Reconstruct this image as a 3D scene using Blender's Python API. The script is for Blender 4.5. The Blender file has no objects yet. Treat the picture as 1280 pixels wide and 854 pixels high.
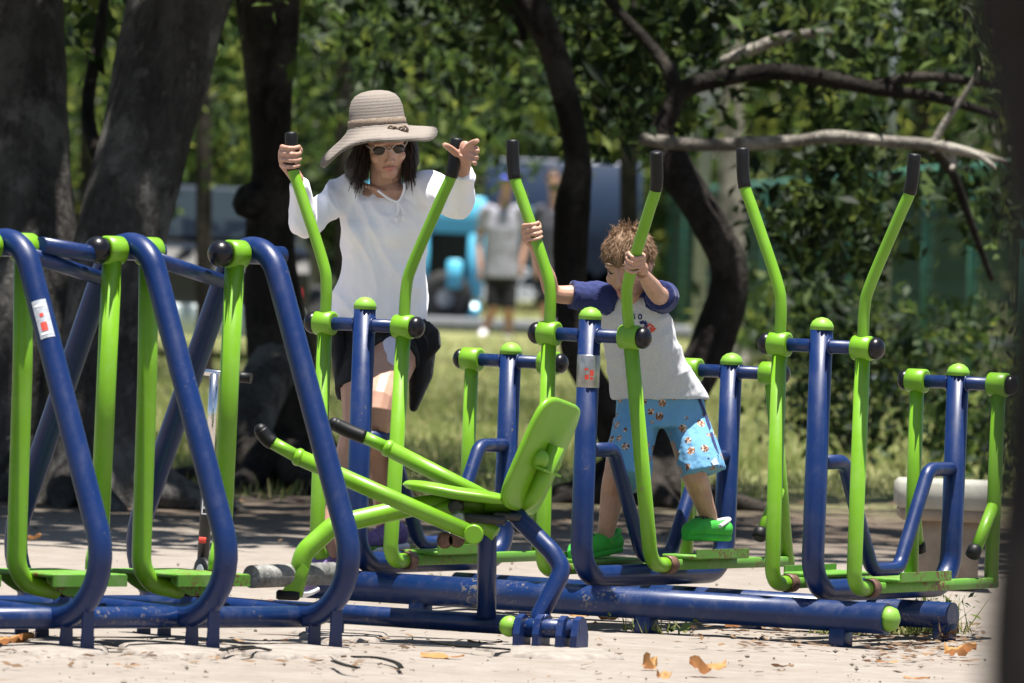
import bpy, math, random
import numpy as np
from mathutils import Vector, Matrix, Euler, noise
random.seed(11); RNG = np.random.default_rng(11)
S = bpy.context.scene
COL = S.collection
V = Vector
# ------------------------------------------------------------------ camera
FPX, CAMH = 11378.0, 1.43
ROLL = math.radians(2.2)
PITCH = math.atan(177 * math.cos(ROLL) / FPX)
CROT = Matrix.Rotation(math.pi / 2 - PITCH, 3, 'X') @ Matrix.Rotation(ROLL, 3, 'Z')
CPOS = V((0, 0, CAMH))
cam = bpy.data.cameras.new('camera')
camo = bpy.data.objects.new('camera', cam); COL.objects.link(camo)
cam.sensor_width = 36; cam.lens = FPX * 36 / 1280
cam.clip_start = 0.5; cam.clip_end = 3000
camo.location = CPOS; camo.rotation_euler = CROT.to_euler()
cam.dof.use_dof = True; cam.dof.focus_distance = 30.6; cam.dof.aperture_fstop = 6.6
S.camera = camo
# ------------------------------------------------------------------ sky, sun, exposure
SUN_EL, SUN_AZ = math.radians(83), math.radians(150)     # azimuth from +Y (away from camera) towards +X
w = bpy.data.worlds.new('World'); S.world = w; w.use_nodes = True
nt = w.node_tree; bg = nt.nodes['Background']
sk = nt.nodes.new('ShaderNodeTexSky'); sk.sky_type = 'NISHITA'; sk.sun_disc = False
sk.sun_elevation = SUN_EL; sk.sun_rotation = SUN_AZ
nt.links.new(sk.outputs[0], bg.inputs[0]); bg.inputs[1].default_value = 0.055
sl = bpy.data.lights.new('sun', 'SUN'); sl.energy = 5.0; sl.angle = math.radians(0.5); sl.color = (1, .955, .88)
so = bpy.data.objects.new('sun', sl); COL.objects.link(so)
sd = V((math.sin(SUN_AZ) * math.cos(SUN_EL), math.cos(SUN_AZ) * math.cos(SUN_EL), math.sin(SUN_EL)))
so.rotation_euler = sd.to_track_quat('Z', 'Y').to_euler(); so.location = (0, 20, 30)
S.view_settings.view_transform = 'Standard'; S.view_settings.look = 'None'
S.view_settings.exposure = 1.36; S.view_settings.gamma = 1
S.cycles.max_bounces = 6; S.cycles.diffuse_bounces = 3; S.cycles.transmission_bounces = 4; S.cycles.glossy_bounces = 3
# ------------------------------------------------------------------ helpers
def P(u, v, Y):
    d = CROT @ V(((u - 640) / FPX, -(v - 427) / FPX, -1)); return CPOS + d * (Y / d.y)
def G(u, v, z=0.0):
    d = CROT @ V(((u - 640) / FPX, -(v - 427) / FPX, -1)); return CPOS + d * ((z - CAMH) / d.z)
def px(n, Y): return n * Y / FPX
def tag(o, label, cat, group=None, kind=None):
    if label: o['label'] = label
    if cat: o['category'] = cat
    if group: o['group'] = group
    if kind: o['kind'] = kind
    return o
def empty(name, loc, rz=0, label=None, cat=None, group=None):
    o = bpy.data.objects.new(name, None); COL.objects.link(o); o.location = loc; o.rotation_euler.z = rz
    o.empty_display_size = .1
    return tag(o, label, cat, group)
def fillet(pts, rad, n=7):
    pts = [V(p) for p in pts]; out = [pts[0]]
    if not isinstance(rad, (list, tuple)): rad = [rad] * (len(pts) - 2)
    for i in range(1, len(pts) - 1):
        a, b, c = pts[i - 1], pts[i], pts[i + 1]
        d1 = (a - b).normalized(); d2 = (c - b).normalized()
        ang = d1.angle(d2); r = rad[i - 1]
        if r <= 0 or ang > 3.1: out.append(b); continue
        t = min(r / math.tan(ang / 2), .49 * (a - b).length, .49 * (c - b).length)
        r = t * math.tan(ang / 2)
        bis = (d1 + d2).normalized(); ce = b + bis * (r / math.sin(ang / 2))
        p0 = b + d1 * t - ce; p1 = b + d2 * t - ce
        th = p0.angle(p1)
        for k in range(n + 1):
            q = k / n
            out.append(ce + (p0 * math.sin((1 - q) * th) + p1 * math.sin(q * th)) / math.sin(th))
    out.append(pts[-1]); return out
def smooth_path(pts, n=6):
    P_ = [V(p) for p in pts]; out = []
    ext = [P_[0] * 2 - P_[1]] + P_ + [P_[-1] * 2 - P_[-2]]
    for i in range(1, len(ext) - 2):
        p0, p1, p2, p3 = ext[i - 1:i + 3]
        for k in range(n):
            t = k / n
            out.append(.5 * ((2 * p1) + (p2 - p0) * t + (2 * p0 - 5 * p1 + 4 * p2 - p3) * t * t + (3 * p1 - p0 - 3 * p2 + p3) * t ** 3))
    out.append(P_[-1]); return out
def interp(vals, n=6):
    out = []
    for i in range(len(vals) - 1):
        for k in range(n):
            t = k / n; t = t * t * (3 - 2 * t) if False else t
            out.append(vals[i] * (1 - t) + vals[i + 1] * t)
    out.append(vals[-1]); return out
def fold(p, fr, sk1):
    q = V((p.x * fr + p.z * sk1 * fr, p.y * fr * .8, p.z * fr * .45 - p.x * sk1 * fr * .5)); wv = noise.noise_vector(q * .5) * .7
    a = 1 - 2 * abs(noise.noise(q + wv)) ** .8; b = 1 - 2 * abs(noise.noise(q * 2.1 + V((7, 3, 1)) + wv))
    return max(-.6, a * .7 + b * .3 - .35)
class MB:
    def __init__(s): s.v = []; s.f = []; s.sm = []; s.mi = []; s.cur = 0
    def face(s, idx, smooth=True): s.f.append(tuple(idx)); s.sm.append(smooth); s.mi.append(s.cur)
    def rings(s, rings, cap=True, smooth=True):
        n = len(rings[0]); b = len(s.v)
        for r in rings: s.v += [V(p) for p in r]
        for i in range(len(rings) - 1):
            for j in range(n):
                k = (j + 1) % n
                s.face((b + i * n + j, b + i * n + k, b + (i + 1) * n + k, b + (i + 1) * n + j), smooth)
        if cap:
            s.face([b + j for j in range(n)][::-1], False)
            s.face([b + (len(rings) - 1) * n + j for j in range(n)], False)
        return s
    def tube(s, path, r, n=14, cap=True, bump=None, ell=None):
        path = [V(p) for p in path]; m = len(path)
        if not isinstance(r, (list, tuple)): r = [r] * m
        tg = [(path[min(i + 1, m - 1)] - path[max(i - 1, 0)]).normalized() for i in range(m)]
        ref = V((0, 0, 1)) if abs(tg[0].z) < .9 else V((0, 1, 0))
        nn = (ref - tg[0] * ref.dot(tg[0])).normalized(); R_ = []
        for i in range(m):
            nn = (nn - tg[i] * nn.dot(tg[i])).normalized(); bb = tg[i].cross(nn)
            ring = []
            for j in range(n):
                a = 2 * math.pi * j / n; rr = r[i]
                d = nn * math.cos(a) + bb * math.sin(a)
                if bump:
                    q = path[i] + d * rr
                    rr *= 1 + bump * (noise.noise(q * V((3.1, 3.1, 1.2))) + .5 * noise.noise(q * V((9, 9, 4))))
                ring.append(path[i] + d * rr)
            R_.append(ring)
        return s.rings(R_, cap)
    def loft(s, ring_specs, n=18, pw=2.0):
        R_ = []
        for c, rv, fv in ring_specs:
            ring = []
            for j in range(n):
                a = 2 * math.pi * j / n; ca, sa = math.cos(a), math.sin(a)
                e = 2 / pw
                ring.append(V(c) + V(rv) * (math.copysign(abs(ca) ** e, ca)) + V(fv) * (math.copysign(abs(sa) ** e, sa)))
            R_.append(ring)
        return s.rings(R_)
    def ball(s, c, r, n=12, m=8, rot=None):
        c = V(c); r = V(r) if hasattr(r, '__len__') else V((r, r, r)); R_ = []
        for i in range(m + 1):
            th = math.pi * min(max(i / m, .02), .98); ring = []
            for j in range(n):
                a = 2 * math.pi * j / n
                p = V((r.x * math.sin(th) * math.cos(a), r.y * math.sin(th) * math.sin(a), -r.z * math.cos(th)))
                ring.append(c + (rot @ p if rot else p))
            R_.append(ring)
        return s.rings(R_)
    def lathe(s, o, axis, prof, n=18):
        o = V(o); ax = V(axis).normalized(); ref = V((0, 0, 1)) if abs(ax.z) < .9 else V((1, 0, 0))
        x = (ref - ax * ref.dot(ax)).normalized(); y = ax.cross(x)
        return s.rings([[o + ax * h + (x * math.cos(2 * math.pi * j / n) + y * math.sin(2 * math.pi * j / n)) * max(r, 1e-4) for j in range(n)] for r, h in prof])
    def box(s, c, size, rot=None, bev=0.0):
        c = V(c); x, y, z = [q / 2 for q in size]
        if bev <= 0:
            b = len(s.v)
            for dz in (-z, z):
                for dx, dy in ((-x, -y), (x, -y), (x, y), (-x, y)):
                    p = V((dx, dy, dz)); s.v.append(c + (rot @ p if rot else p))
            for q in ((3, 2, 1, 0), (4, 5, 6, 7), (0, 1, 5, 4), (1, 2, 6, 5), (2, 3, 7, 6), (3, 0, 4, 7)): s.face([b + k for k in q], False)
            return s
        def rr(ix, iy, dz):
            pts = []
            for sx, sy, a0 in ((1, 1, 0), (-1, 1, 90), (-1, -1, 180), (1, -1, 270)):
                for k in range(4):
                    a = math.radians(a0 + 30 * k)
                    p = V((sx * (ix - bev) + bev * math.cos(a), sy * (iy - bev) + bev * math.sin(a), dz)); pts.append(c + (rot @ p if rot else p))
            return pts
        e = bev * .5
        return s.rings([rr(x - e, y - e, -z), rr(x, y, -z + e), rr(x, y, z - e), rr(x - e, y - e, z)], True, True)
    def plate(s, outline, thick):                      # outline: list of world points (planar), extruded along its normal
        o = [V(p) for p in outline]; nrm = (o[1] - o[0]).cross(o[2] - o[1]).normalized() * (thick / 2)
        return s.rings([[p - nrm for p in o], [p + nrm for p in o]], True, False)
    def mesh(s, name, off=None):
        me = bpy.data.meshes.new(name); o = V(off) if off is not None else V((0, 0, 0))
        me.from_pydata([tuple(p - o) for p in s.v], [], s.f); me.polygons.foreach_set('use_smooth', s.sm)
        me.polygons.foreach_set('material_index', s.mi); me.update(); return me
    def build(s, name, mat, parent=None, off=None, remesh=None, smooth=3, folds=None):
        if off is None and parent is not None and parent.get('_w'): off = V(parent['_w'])
        me = s.mesh(name, off)
        if remesh:
            t = bpy.data.objects.new('tmp', me); COL.objects.link(t)
            m = t.modifiers.new('r', 'REMESH'); m.mode = 'VOXEL'; m.voxel_size = remesh; m.use_smooth_shade = True
            if smooth: k = t.modifiers.new('s', 'SMOOTH'); k.factor = .5; k.iterations = smooth
            dg = bpy.context.evaluated_depsgraph_get(); me2 = bpy.data.meshes.new_from_object(t.evaluated_get(dg))
            bpy.data.objects.remove(t); bpy.data.meshes.remove(me); me = me2; me.name = name
            me.polygons.foreach_set('use_smooth', [True] * len(me.polygons))
            if folds:
                amp, fr, sk1 = folds; cs = [v.co + V(v.normal) * amp * fold(v.co, fr, sk1) for v in me.vertices]
                me.vertices.foreach_set('co', [c for p in cs for c in p]); me.update()
        o = bpy.data.objects.new(name, me); COL.objects.link(o)
        for q in (mat if isinstance(mat, (list, tuple)) else [mat]): me.materials.append(q)
        if parent is not None:
            o.parent = parent
        elif off is not None: o.location = off
        if parent is not None and parent.get('_w'): o['_w'] = list(parent['_w'])
        return o
def wroot(name, loc, label, cat, group=None):           # thing whose parts are modelled in world coordinates
    o = empty(name, loc, 0, label, cat, group); o['_w'] = list(loc); return o
def struct(o): o['kind'] = 'structure'; return o
# ------------------------------------------------------------------ materials
def nodes(name):
    m = bpy.data.materials.new(name); m.use_nodes = True; t = m.node_tree
    return m, t, t.nodes['Principled BSDF']
def N(t, kind, **kw):
    n = t.nodes.new(kind)
    for k, v in kw.items():
        if k.startswith('_'): setattr(n, k[1:], v)
        else: n.inputs[k.replace('~', ' ')].default_value = v
    return n
def ramp(t, fac, stops):
    r = t.nodes.new('ShaderNodeValToRGB'); e = r.color_ramp.elements
    while len(e) < len(stops): e.new(.5)
    for el, (p, c) in zip(e, stops): el.position = p; el.color = tuple(c) + (1,) if len(c) == 3 else c
    t.links.new(fac, r.inputs[0]); return r
def mixc(t, fac, a, b):
    m = t.nodes.new('ShaderNodeMix'); m.data_type = 'RGBA'
    for sock, val in ((m.inputs[0], fac), (m.inputs[6], a), (m.inputs[7], b)):
        if hasattr(val, 'links'): t.links.new(val, sock)
        else: sock.default_value = val if isinstance(val, (int, float)) else tuple(val) + (1,)
    return m.outputs[2]
def coords(t, scale=(1, 1, 1), kind='Object'):
    c = t.nodes.new('ShaderNodeTexCoord'); m = t.nodes.new('ShaderNodeMapping'); m.inputs['Scale'].default_value = scale
    t.links.new(c.outputs[kind], m.inputs[0]); return m.outputs[0]
def tex(t, vec, scale, detail=4, rough=.6, kind='ShaderNodeTexNoise'):
    n = t.nodes.new(kind); n.inputs['Scale'].default_value = scale
    if 'Detail' in n.inputs: n.inputs['Detail'].default_value = detail
    if 'Roughness' in n.inputs: n.inputs['Roughness'].default_value = rough
    t.links.new(vec, n.inputs['Vector']); return n
def bump(t, b, h, strength, dist=.01):
    n = t.nodes.new('ShaderNodeBump'); n.inputs['Strength'].default_value = strength; n.inputs['Distance'].default_value = dist
    t.links.new(h, n.inputs['Height']); t.links.new(n.outputs[0], b.inputs['Normal'])
def plain(name, c, rough=.6, metal=0, var=.15, nscale=30, bmp=0, coat=0, spec=.5):
    m, t, b = nodes(name); vec = coords(t); n = tex(t, vec, nscale)
    lo = [q * (1 - var) for q in c]; hi = [min(q * (1 + var), 1) for q in c]
    r = ramp(t, n.outputs[0], [(.3, lo), (.7, hi)]); t.links.new(r.outputs[0], b.inputs['Base Color'])
    b.inputs['Roughness'].default_value = rough; b.inputs['Metallic'].default_value = metal; b.inputs['Coat Weight'].default_value = coat
    b.inputs['Specular IOR Level'].default_value = spec
    if bmp: bump(t, b, n.outputs[0], bmp)
    return m
def paint(name, c, worn, wear=.66, dusty=.12, rough=.32):
    m, t, b = nodes(name); vec = coords(t)
    n1 = tex(t, vec, 3.2, 5, .65); n2 = tex(t, vec, 55, 3, .7); n3 = tex(t, coords(t, (1, 1, .7)), 11, 6, .75)
    base = mixc(t, ramp(t, n1.outputs[0], [(.35, (0, 0, 0)), (.75, (1, 1, 1))]).outputs[0], [q * .86 for q in c], [min(1, q * 1.12) for q in c])
    dust = mixc(t, ramp(t, n3.outputs[0], [(.5, (0, 0, 0)), (.8, (dusty,) * 3)]).outputs[0], base, (.42, .37, .3))
    mul = t.nodes.new('ShaderNodeMath'); mul.operation = 'MULTIPLY'
    t.links.new(ramp(t, n1.outputs[0], [(.54, (0, 0, 0)), (.62, (1, 1, 1))]).outputs[0], mul.inputs[0])
    t.links.new(ramp(t, n2.outputs[0], [(wear, (0, 0, 0)), (wear + .04, (1, 1, 1))]).outputs[0], mul.inputs[1])
    t.links.new(mixc(t, mul.outputs[0], dust, worn), b.inputs['Base Color'])
    rr = ramp(t, n3.outputs[0], [(.35, (rough,) * 3), (.8, (rough + .25,) * 3)]); t.links.new(rr.outputs[0], b.inputs['Roughness'])
    b.inputs['Coat Weight'].default_value = .08; b.inputs['Coat Roughness'].default_value = .15; b.inputs['Specular IOR Level'].default_value = .38
    bump(t, b, n2.outputs[0], .06, .002)
    return m
M = {}
M['blue'] = paint('blue_paint', (.0018, .016, .085), (.08, .075, .075), .62, .03)
M['blue_base'] = paint('blue_paint_trodden', (.003, .019, .088), (.13, .115, .105), .57, .10, .30)
M['green'] = paint('green_paint', (.145, .335, .012), (.2, .19, .09), .63, .10)
M['green_pedal'] = paint('green_pedal_paint', (.09, .25, .02), (.13, .05, .02), .5, .35, .5)
M['cap'] = paint('green_cap', (.17, .37, .03), (.2, .1, .04), .6, .25, .45)
M['rubber'] = plain('black_rubber', (.003, .003, .0035), .5, 0, .3, 60, 0, 0, .3)
M['ball'] = plain('black_plastic', (.004, .0035, .006), .3, 0, .3, 60, 0, 0, .35)
M['steel'] = plain('worn_steel', (.35, .35, .34), .42, .85, .35, 25)
M['grey_roller'] = plain('weathered_roller', (.17, .17, .16), .65, .2, .45, 40, .4)
M['rust'] = plain('rusty_ball', (.11, .055, .035), .6, .1, .4, 40, .3)
M['chrome'] = plain('chrome', (.7, .7, .7), .15, 1, .05)
M['black'] = plain('black_satin', (.012, .012, .012), .4, 0, .3)
M['white_print'] = plain('white_print', (.75, .75, .75), .5)
M['red_print'] = plain('red_print', (.55, .05, .03), .5)
M['sticker'] = plain('sticker_film', (.45, .47, .5), .35, .3, .25, 60)
M['concrete'] = plain('concrete', (.38, .36, .32), .9, 0, .25, 14, .5)
M['footing'] = plain('sandy_concrete', (.215, .188, .165), .95, 0, .3, 16, .9)
M['stool_top'] = plain('pale_concrete', (.25, .245, .21), .85, 0, .18, 9, .3)
M['stool_leg'] = plain('brown_concrete', (.22, .175, .13), .9, 0, .3, 9, .4)
def bark(name, a, b_, c_):
    m, t, b = nodes(name); vec = coords(t, (1, 1, .45)); n1 = tex(t, vec, 5, 6, .7); n2 = tex(t, vec, 26, 5, .7)
    col = mixc(t, ramp(t, n1.outputs[0], [(.38, (0, 0, 0)), (.66, (1, 1, 1))]).outputs[0], a, b_)
    col = mixc(t, ramp(t, n2.outputs[0], [(.55, (0, 0, 0)), (.7, (.7, .7, .7))]).outputs[0], col, c_)
    n5 = tex(t, coords(t, (1, 1, .8)), 2.6, 7, .75)
    col = mixc(t, ramp(t, n5.outputs[0], [(.50, (0, 0, 0)), (.60, (.75, .75, .75))]).outputs[0], col, [min(1, q * 1.9) for q in b_])
    t.links.new(col, b.inputs['Base Color']); b.inputs['Roughness'].default_value = .95
    b.inputs['Specular IOR Level'].default_value = .15
    add = t.nodes.new('ShaderNodeMath'); t.links.new(n1.outputs[0], add.inputs[0]); t.links.new(n2.outputs[0], add.inputs[1])
    bump(t, b, add.outputs[0], 1.0, .06); return m
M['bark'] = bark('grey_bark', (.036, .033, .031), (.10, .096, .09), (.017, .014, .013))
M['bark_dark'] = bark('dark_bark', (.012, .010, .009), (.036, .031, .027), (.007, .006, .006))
M['bark_pale_sunlit'] = bark('pale_sunlit_bark', (.15, .135, .12), (.27, .25, .22), (.06, .05, .045))  # far trunk's own pale tone; on the boughs, sunlight put into the colour
def leafmat(name, cols, trans=.45):
    m, t, b = nodes(name); g = t.nodes.new('ShaderNodeNewGeometry')
    r = ramp(t, g.outputs['Random Per Island'], [(i / (len(cols) - 1), c) for i, c in enumerate(cols)])
    t.links.new(r.outputs[0], b.inputs['Base Color']); b.inputs['Roughness'].default_value = .6; b.inputs['Specular IOR Level'].default_value = .25
    tr = t.nodes.new('ShaderNodeBsdfTranslucent'); 
    hs = t.nodes.new('ShaderNodeHueSaturation'); hs.inputs['Value'].default_value = 1.5; hs.inputs['Hue'].default_value = .475
    t.links.new(r.outputs[0], hs.inputs['Color']); t.links.new(hs.outputs[0], tr.inputs[0])
    mx = t.nodes.new('ShaderNodeMixShader'); mx.inputs[0].default_value = trans
    t.links.new(b.outputs[0], mx.inputs[1]); t.links.new(tr.outputs[0], mx.inputs[2])
    t.links.new(mx.outputs[0], t.nodes['Material Output'].inputs[0]); return m
M['leaf'] = leafmat('tree_leaves', [(.008, .018, .006), (.011, .026, .008), (.018, .042, .010), (.04, .08, .016), (.13, .17, .035)])
M['leaf_sunlit'] = leafmat('sunlit_leaves', [(.008, .02, .006), (.018, .042, .010), (.05, .09, .018), (.16, .19, .04)], .45)  # lighter leaf copy: sun on the foliage put into its colour
M['leaf_shaded'] = leafmat('shaded_leaves', [(.005, .012, .004), (.008, .019, .006), (.015, .034, .009), (.07, .11, .025)], .35)  # darker leaf copy: shade within crowns and far wood put into the colour
M['grass'] = leafmat('grass_blades', [(.075, .12, .028), (.14, .19, .05), (.23, .25, .095), (.33, .30, .15)], .4)
M['dry'] = leafmat('dry_leaves', [(.16, .08, .025), (.30, .15, .045), (.38, .22, .08), (.2, .13, .08)], .25)
M['drymid'] = leafmat('brown_litter', [(.07, .045, .03), (.14, .085, .045), (.22, .14, .08)], .15)
def groundmat():
    m, t, b = nodes('park_ground'); c = t.nodes.new('ShaderNodeTexCoord'); vec = c.outputs['Object']
    n1 = tex(t, vec, .9, 5, .6); n2 = tex(t, vec, 9, 6, .65); n3 = tex(t, vec, 120, 3, .7); n4 = tex(t, vec, 34, 3, .7)
    sand = mixc(t, ramp(t, n2.outputs[0], [(.3, (0, 0, 0)), (.72, (1, 1, 1))]).outputs[0], (.185, .158, .136), (.25, .225, .2))
    sand = mixc(t, ramp(t, n3.outputs[0], [(.62, (0, 0, 0)), (.75, (.6, .6, .6))]).outputs[0], sand, (.12, .095, .075))
    sand = mixc(t, ramp(t, n4.outputs[0], [(.62, (0, 0, 0)), (.70, (.6, .6, .6))]).outputs[0], sand, (.13, .10, .075))
    n6 = tex(t, vec, 2.3, 6, .7); sand = mixc(t, ramp(t, n6.outputs[0], [(.42, (0, 0, 0)), (.68, (.55, .55, .55))]).outputs[0], sand, (.17, .14, .115))
    dirt = mixc(t, ramp(t, n2.outputs[0], [(.35, (0, 0, 0)), (.65, (1, 1, 1))]).outputs[0], (.045, .034, .026), (.13, .10, .075))
    turf = mixc(t, ramp(t, n2.outputs[0], [(.35, (0, 0, 0)), (.68, (1, 1, 1))]).outputs[0], (.10, .12, .04), (.26, .25, .11))
    sp = t.nodes.new('ShaderNodeSeparateXYZ'); t.links.new(vec, sp.inputs[0])
    def edge(y0, y1, amp):
        a = t.nodes.new('ShaderNodeMath'); a.operation = 'MULTIPLY_ADD'; t.links.new(n1.outputs[0], a.inputs[0]); a.inputs[1].default_value = amp; t.links.new(sp.outputs[1], a.inputs[2])
        r = t.nodes.new('ShaderNodeMapRange'); r.inputs[1].default_value = y0 + amp / 2; r.inputs[2].default_value = y1 + amp / 2; t.links.new(a.outputs[0], r.inputs[0]); return r.outputs[0]
    col = mixc(t, edge(36.4, 40, 4), sand, dirt); col = mixc(t, edge(42.5, 47, 6), col, turf)
    t.links.new(col, b.inputs['Base Color']); b.inputs['Roughness'].default_value = .95; b.inputs['Specular IOR Level'].default_value = .2
    ad = t.nodes.new('ShaderNodeMath'); t.links.new(n2.outputs[0], ad.inputs[0]); t.links.new(n4.outputs[0], ad.inputs[1])
    bump(t, b, ad.outputs[0], .6, .012); return m
M['ground'] = groundmat()
M['asphalt'] = plain('asphalt', (.05, .05, .053), .9, 0, .2, 20, .3)
M['kerb'] = plain('kerb_stone', (.16, .17, .19), .9, 0, .2, 10, .3)
M['skin'] = plain('skin', (.42, .235, .165), .5, 0, .10, 22, .15)
M['skin'].node_tree.nodes['Principled BSDF'].inputs['Subsurface Weight'].default_value = .15
M['skin'].node_tree.nodes['Principled BSDF'].inputs['Subsurface Radius'].default_value = (.012, .005, .003)
M['lips'] = plain('lips', (.42, .15, .12), .45)
def cloth(name, c, var=.08, wr=.5, scale=11):
    m, t, b = nodes(name); vec = coords(t, (1, 1, .55)); n = tex(t, vec, scale, 3, .55); n2 = tex(t, coords(t), 260, 2)
    r = ramp(t, n2.outputs[0], [(.3, [q * (1 - var) for q in c]), (.7, [min(1, q * (1 + var)) for q in c])])
    t.links.new(r.outputs[0], b.inputs['Base Color']); b.inputs['Roughness'].default_value = .9; b.inputs['Specular IOR Level'].default_value = .2
    b.inputs['Sheen Weight'].default_value = .1
    bump(t, b, n.outputs[0], wr, .05); return m
M['white_cloth'] = cloth('white_jersey', (.86, .86, .92), .02, .25, 11)
M['grey_cloth'] = cloth('pale_grey_jersey', (.50, .50, .525), .12, .3, 13)
M['navy'] = cloth('navy_jersey', (.022, .03, .11), .3, .5)
M['black_cloth'] = cloth('black_cloth', (.012, .012, .014), .3, .6)
M['lilac'] = cloth('lilac_cloth', (.6, .57, .66), .05, .4)
def strawmat():
    m, t, b = nodes('woven_straw'); vec = coords(t); wv = tex(t, vec, 62, 2, .5, 'ShaderNodeTexWave'); wv.bands_direction = 'Z'; wv.inputs['Distortion'].default_value = 1.5
    n = tex(t, vec, 150, 2)
    c = mixc(t, wv.outputs[0], (.165, .142, .124), (.205, .18, .158)); c = mixc(t, ramp(t, n.outputs[0], [(.45, (0, 0, 0)), (.7, (.6, .6, .6))]).outputs[0], c, (.25, .2, .16))
    t.links.new(c, b.inputs['Base Color']); b.inputs['Roughness'].default_value = .9; bump(t, b, wv.outputs[0], .5, .004); return m
M['straw'] = strawmat(); M['straw_band'] = plain('straw_band', (.2, .15, .11), .9, 0, .3, 120)
M['hair_dk'] = leafmat('dark_brown_hair', [(.012, .006, .004), (.03, .014, .009), (.02, .01, .007)], .05)
M['hair_br'] = leafmat('light_brown_hair', [(.09, .05, .027), (.20, .12, .068), (.31, .205, .125), (.15, .088, .048)], .12)
M['hair_base'] = plain('hair_base', (.14, .085, .05), .7, 0, .4, 60, .5)
M['hair_base_dk'] = plain('hair_base_dark', (.014, .008, .006), .6, 0, .4, 60, .5)
M['lens'] = plain('brown_lens', (.02, .010, .007), .3, 0, .1)
M['frame_white'] = plain('pale_frame', (.36, .30, .28), .35)
M['purple'] = plain('purple_mesh', (.16, .10, .27), .7, 0, .4, 70, .3)
M['white_sole'] = plain('white_sole', (.68, .66, .68), .6)
M['clog'] = plain('green_foam', (.035, .36, .035), .75, 0, .08, 30)
M['eye'] = plain('dark_iris', (.03, .02, .015), .3)
def shortsmat():
    m, t, b = nodes('printed_blue_cotton'); vec = coords(t)
    vo = tex(t, vec, 23, 0, 0, 'ShaderNodeTexVoronoi'); n = tex(t, vec, 120, 2); n2 = tex(t, vec, 9, 3)
    mk = ramp(t, vo.outputs['Distance'], [(.0, (1, 1, 1)), (.32, (1, 1, 1)), (.36, (0, 0, 0))])
    pick = ramp(t, vo.outputs['Color'], [(.30, (0, 0, 0)), (.32, (1, 1, 1))])
    mm = t.nodes.new('ShaderNodeMath'); mm.operation = 'MULTIPLY'; t.links.new(mk.outputs[0], mm.inputs[0]); t.links.new(pick.outputs[0], mm.inputs[1])
    blot = ramp(t, n.outputs[0], [(.40, (.02, .02, .05)), (.47, (.30, .13, .05)), (.56, (.45, .22, .1)), (.6, (.7, .7, .66))])
    m2 = t.nodes.new('ShaderNodeMath'); m2.operation = 'MULTIPLY'; t.links.new(mm.outputs[0], m2.inputs[0])
    t.links.new(ramp(t, n.outputs[0], [(.36, (1, 1, 1)), (.50, (1, 1, 1)), (.62, (.9, .9, .9)), (.66, (0, 0, 0))]).outputs[0], m2.inputs[1])
    c = mixc(t, m2.outputs[0], (.12, .30, .50), blot.outputs[0])
    t.links.new(c, b.inputs['Base Color']); b.inputs['Roughness'].default_value = .85; bump(t, b, n2.outputs[0], .5, .04); return m
M['shorts'] = shortsmat()
M['van'] = plain('sky_blue_paint', (.12, .52, .74), .35, 0, .05, 5, 0, .3)
M['navy_paint'] = plain('navy_paint', (.014, .028, .06), .4, 0, .1, 5)
M['teal_paint'] = plain('teal_paint', (.02, .10, .12), .4, 0, .1, 5)
M['glass'] = plain('dark_glass', (.012, .017, .018), .08, 0, .1)
M['silver'] = plain('silver_paint', (.5, .56, .58), .3, .2, .05)
M['tail'] = plain('red_lens', (.55, .03, .04), .25)
M['tyre'] = plain('tyre', (.015, .015, .015), .8)
M['fence'] = plain('green_fence_paint', (.03, .13, .09), .55, 0, .2)
M['fence_dk'] = plain('green_mesh', (.012, .045, .03), .6, 0, .2)
M['pole'] = plain('galvanised_pole', (.24, .26, .29), .5, .3, .15)
M['white_shirt'] = cloth('pale_lilac_shirt', (.30, .295, .345), .05, .5)
M['dark_top'] = cloth('dark_grey_top', (.06, .06, .075), .1)
M['cap_blue'] = cloth('blue_cap', (.06, .09, .5), .1)
M['strap'] = plain('dark_strap', (.010, .010, .009), .95, 0, .5, 50, .3, 0, .1)
# ================================================================== SETTING
def make_ground():
    # one sheet, finely wavy where seen close, reaching past the horizon
    ys = list(np.linspace(2, 27, 12)) + list(np.linspace(27.25, 37, 120)) + list(np.linspace(38, 110, 60)) + [150, 300, 700, 1500]
    xs = [-600, -100, -30, -12, -6, -4] + list(np.linspace(-3, 3, 130)) + [4, 6, 12, 30, 100, 600]
    mb = MB(); nx = len(xs)
    for y in ys:
        for x in xs:
            z = .010 * noise.noise(V((x * 1.3, y * 1.3, 0))) + .005 * noise.noise(V((x * 6, y * 6, 3))) - .006 if 24 < y < 60 and abs(x) < 4 else -.006
            mb.v.append(V((x, y, z)))
    for i in range(len(ys) - 1):
        for j in range(nx - 1): mb.face((i * nx + j, i * nx + j + 1, (i + 1) * nx + j + 1, (i + 1) * nx + j))
    struct(mb.build('ground', M['ground']))
make_ground()
KY = 97.5
mb = MB(); mb.box((0, KY + 3.2, .002), (120, 6.0, .02)); struct(mb.build('road', M['asphalt']))
mb = MB(); mb.box((0, KY, .07), (120, .22, .16), None, .03); struct(mb.build('kerb', M['kerb']))
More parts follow.
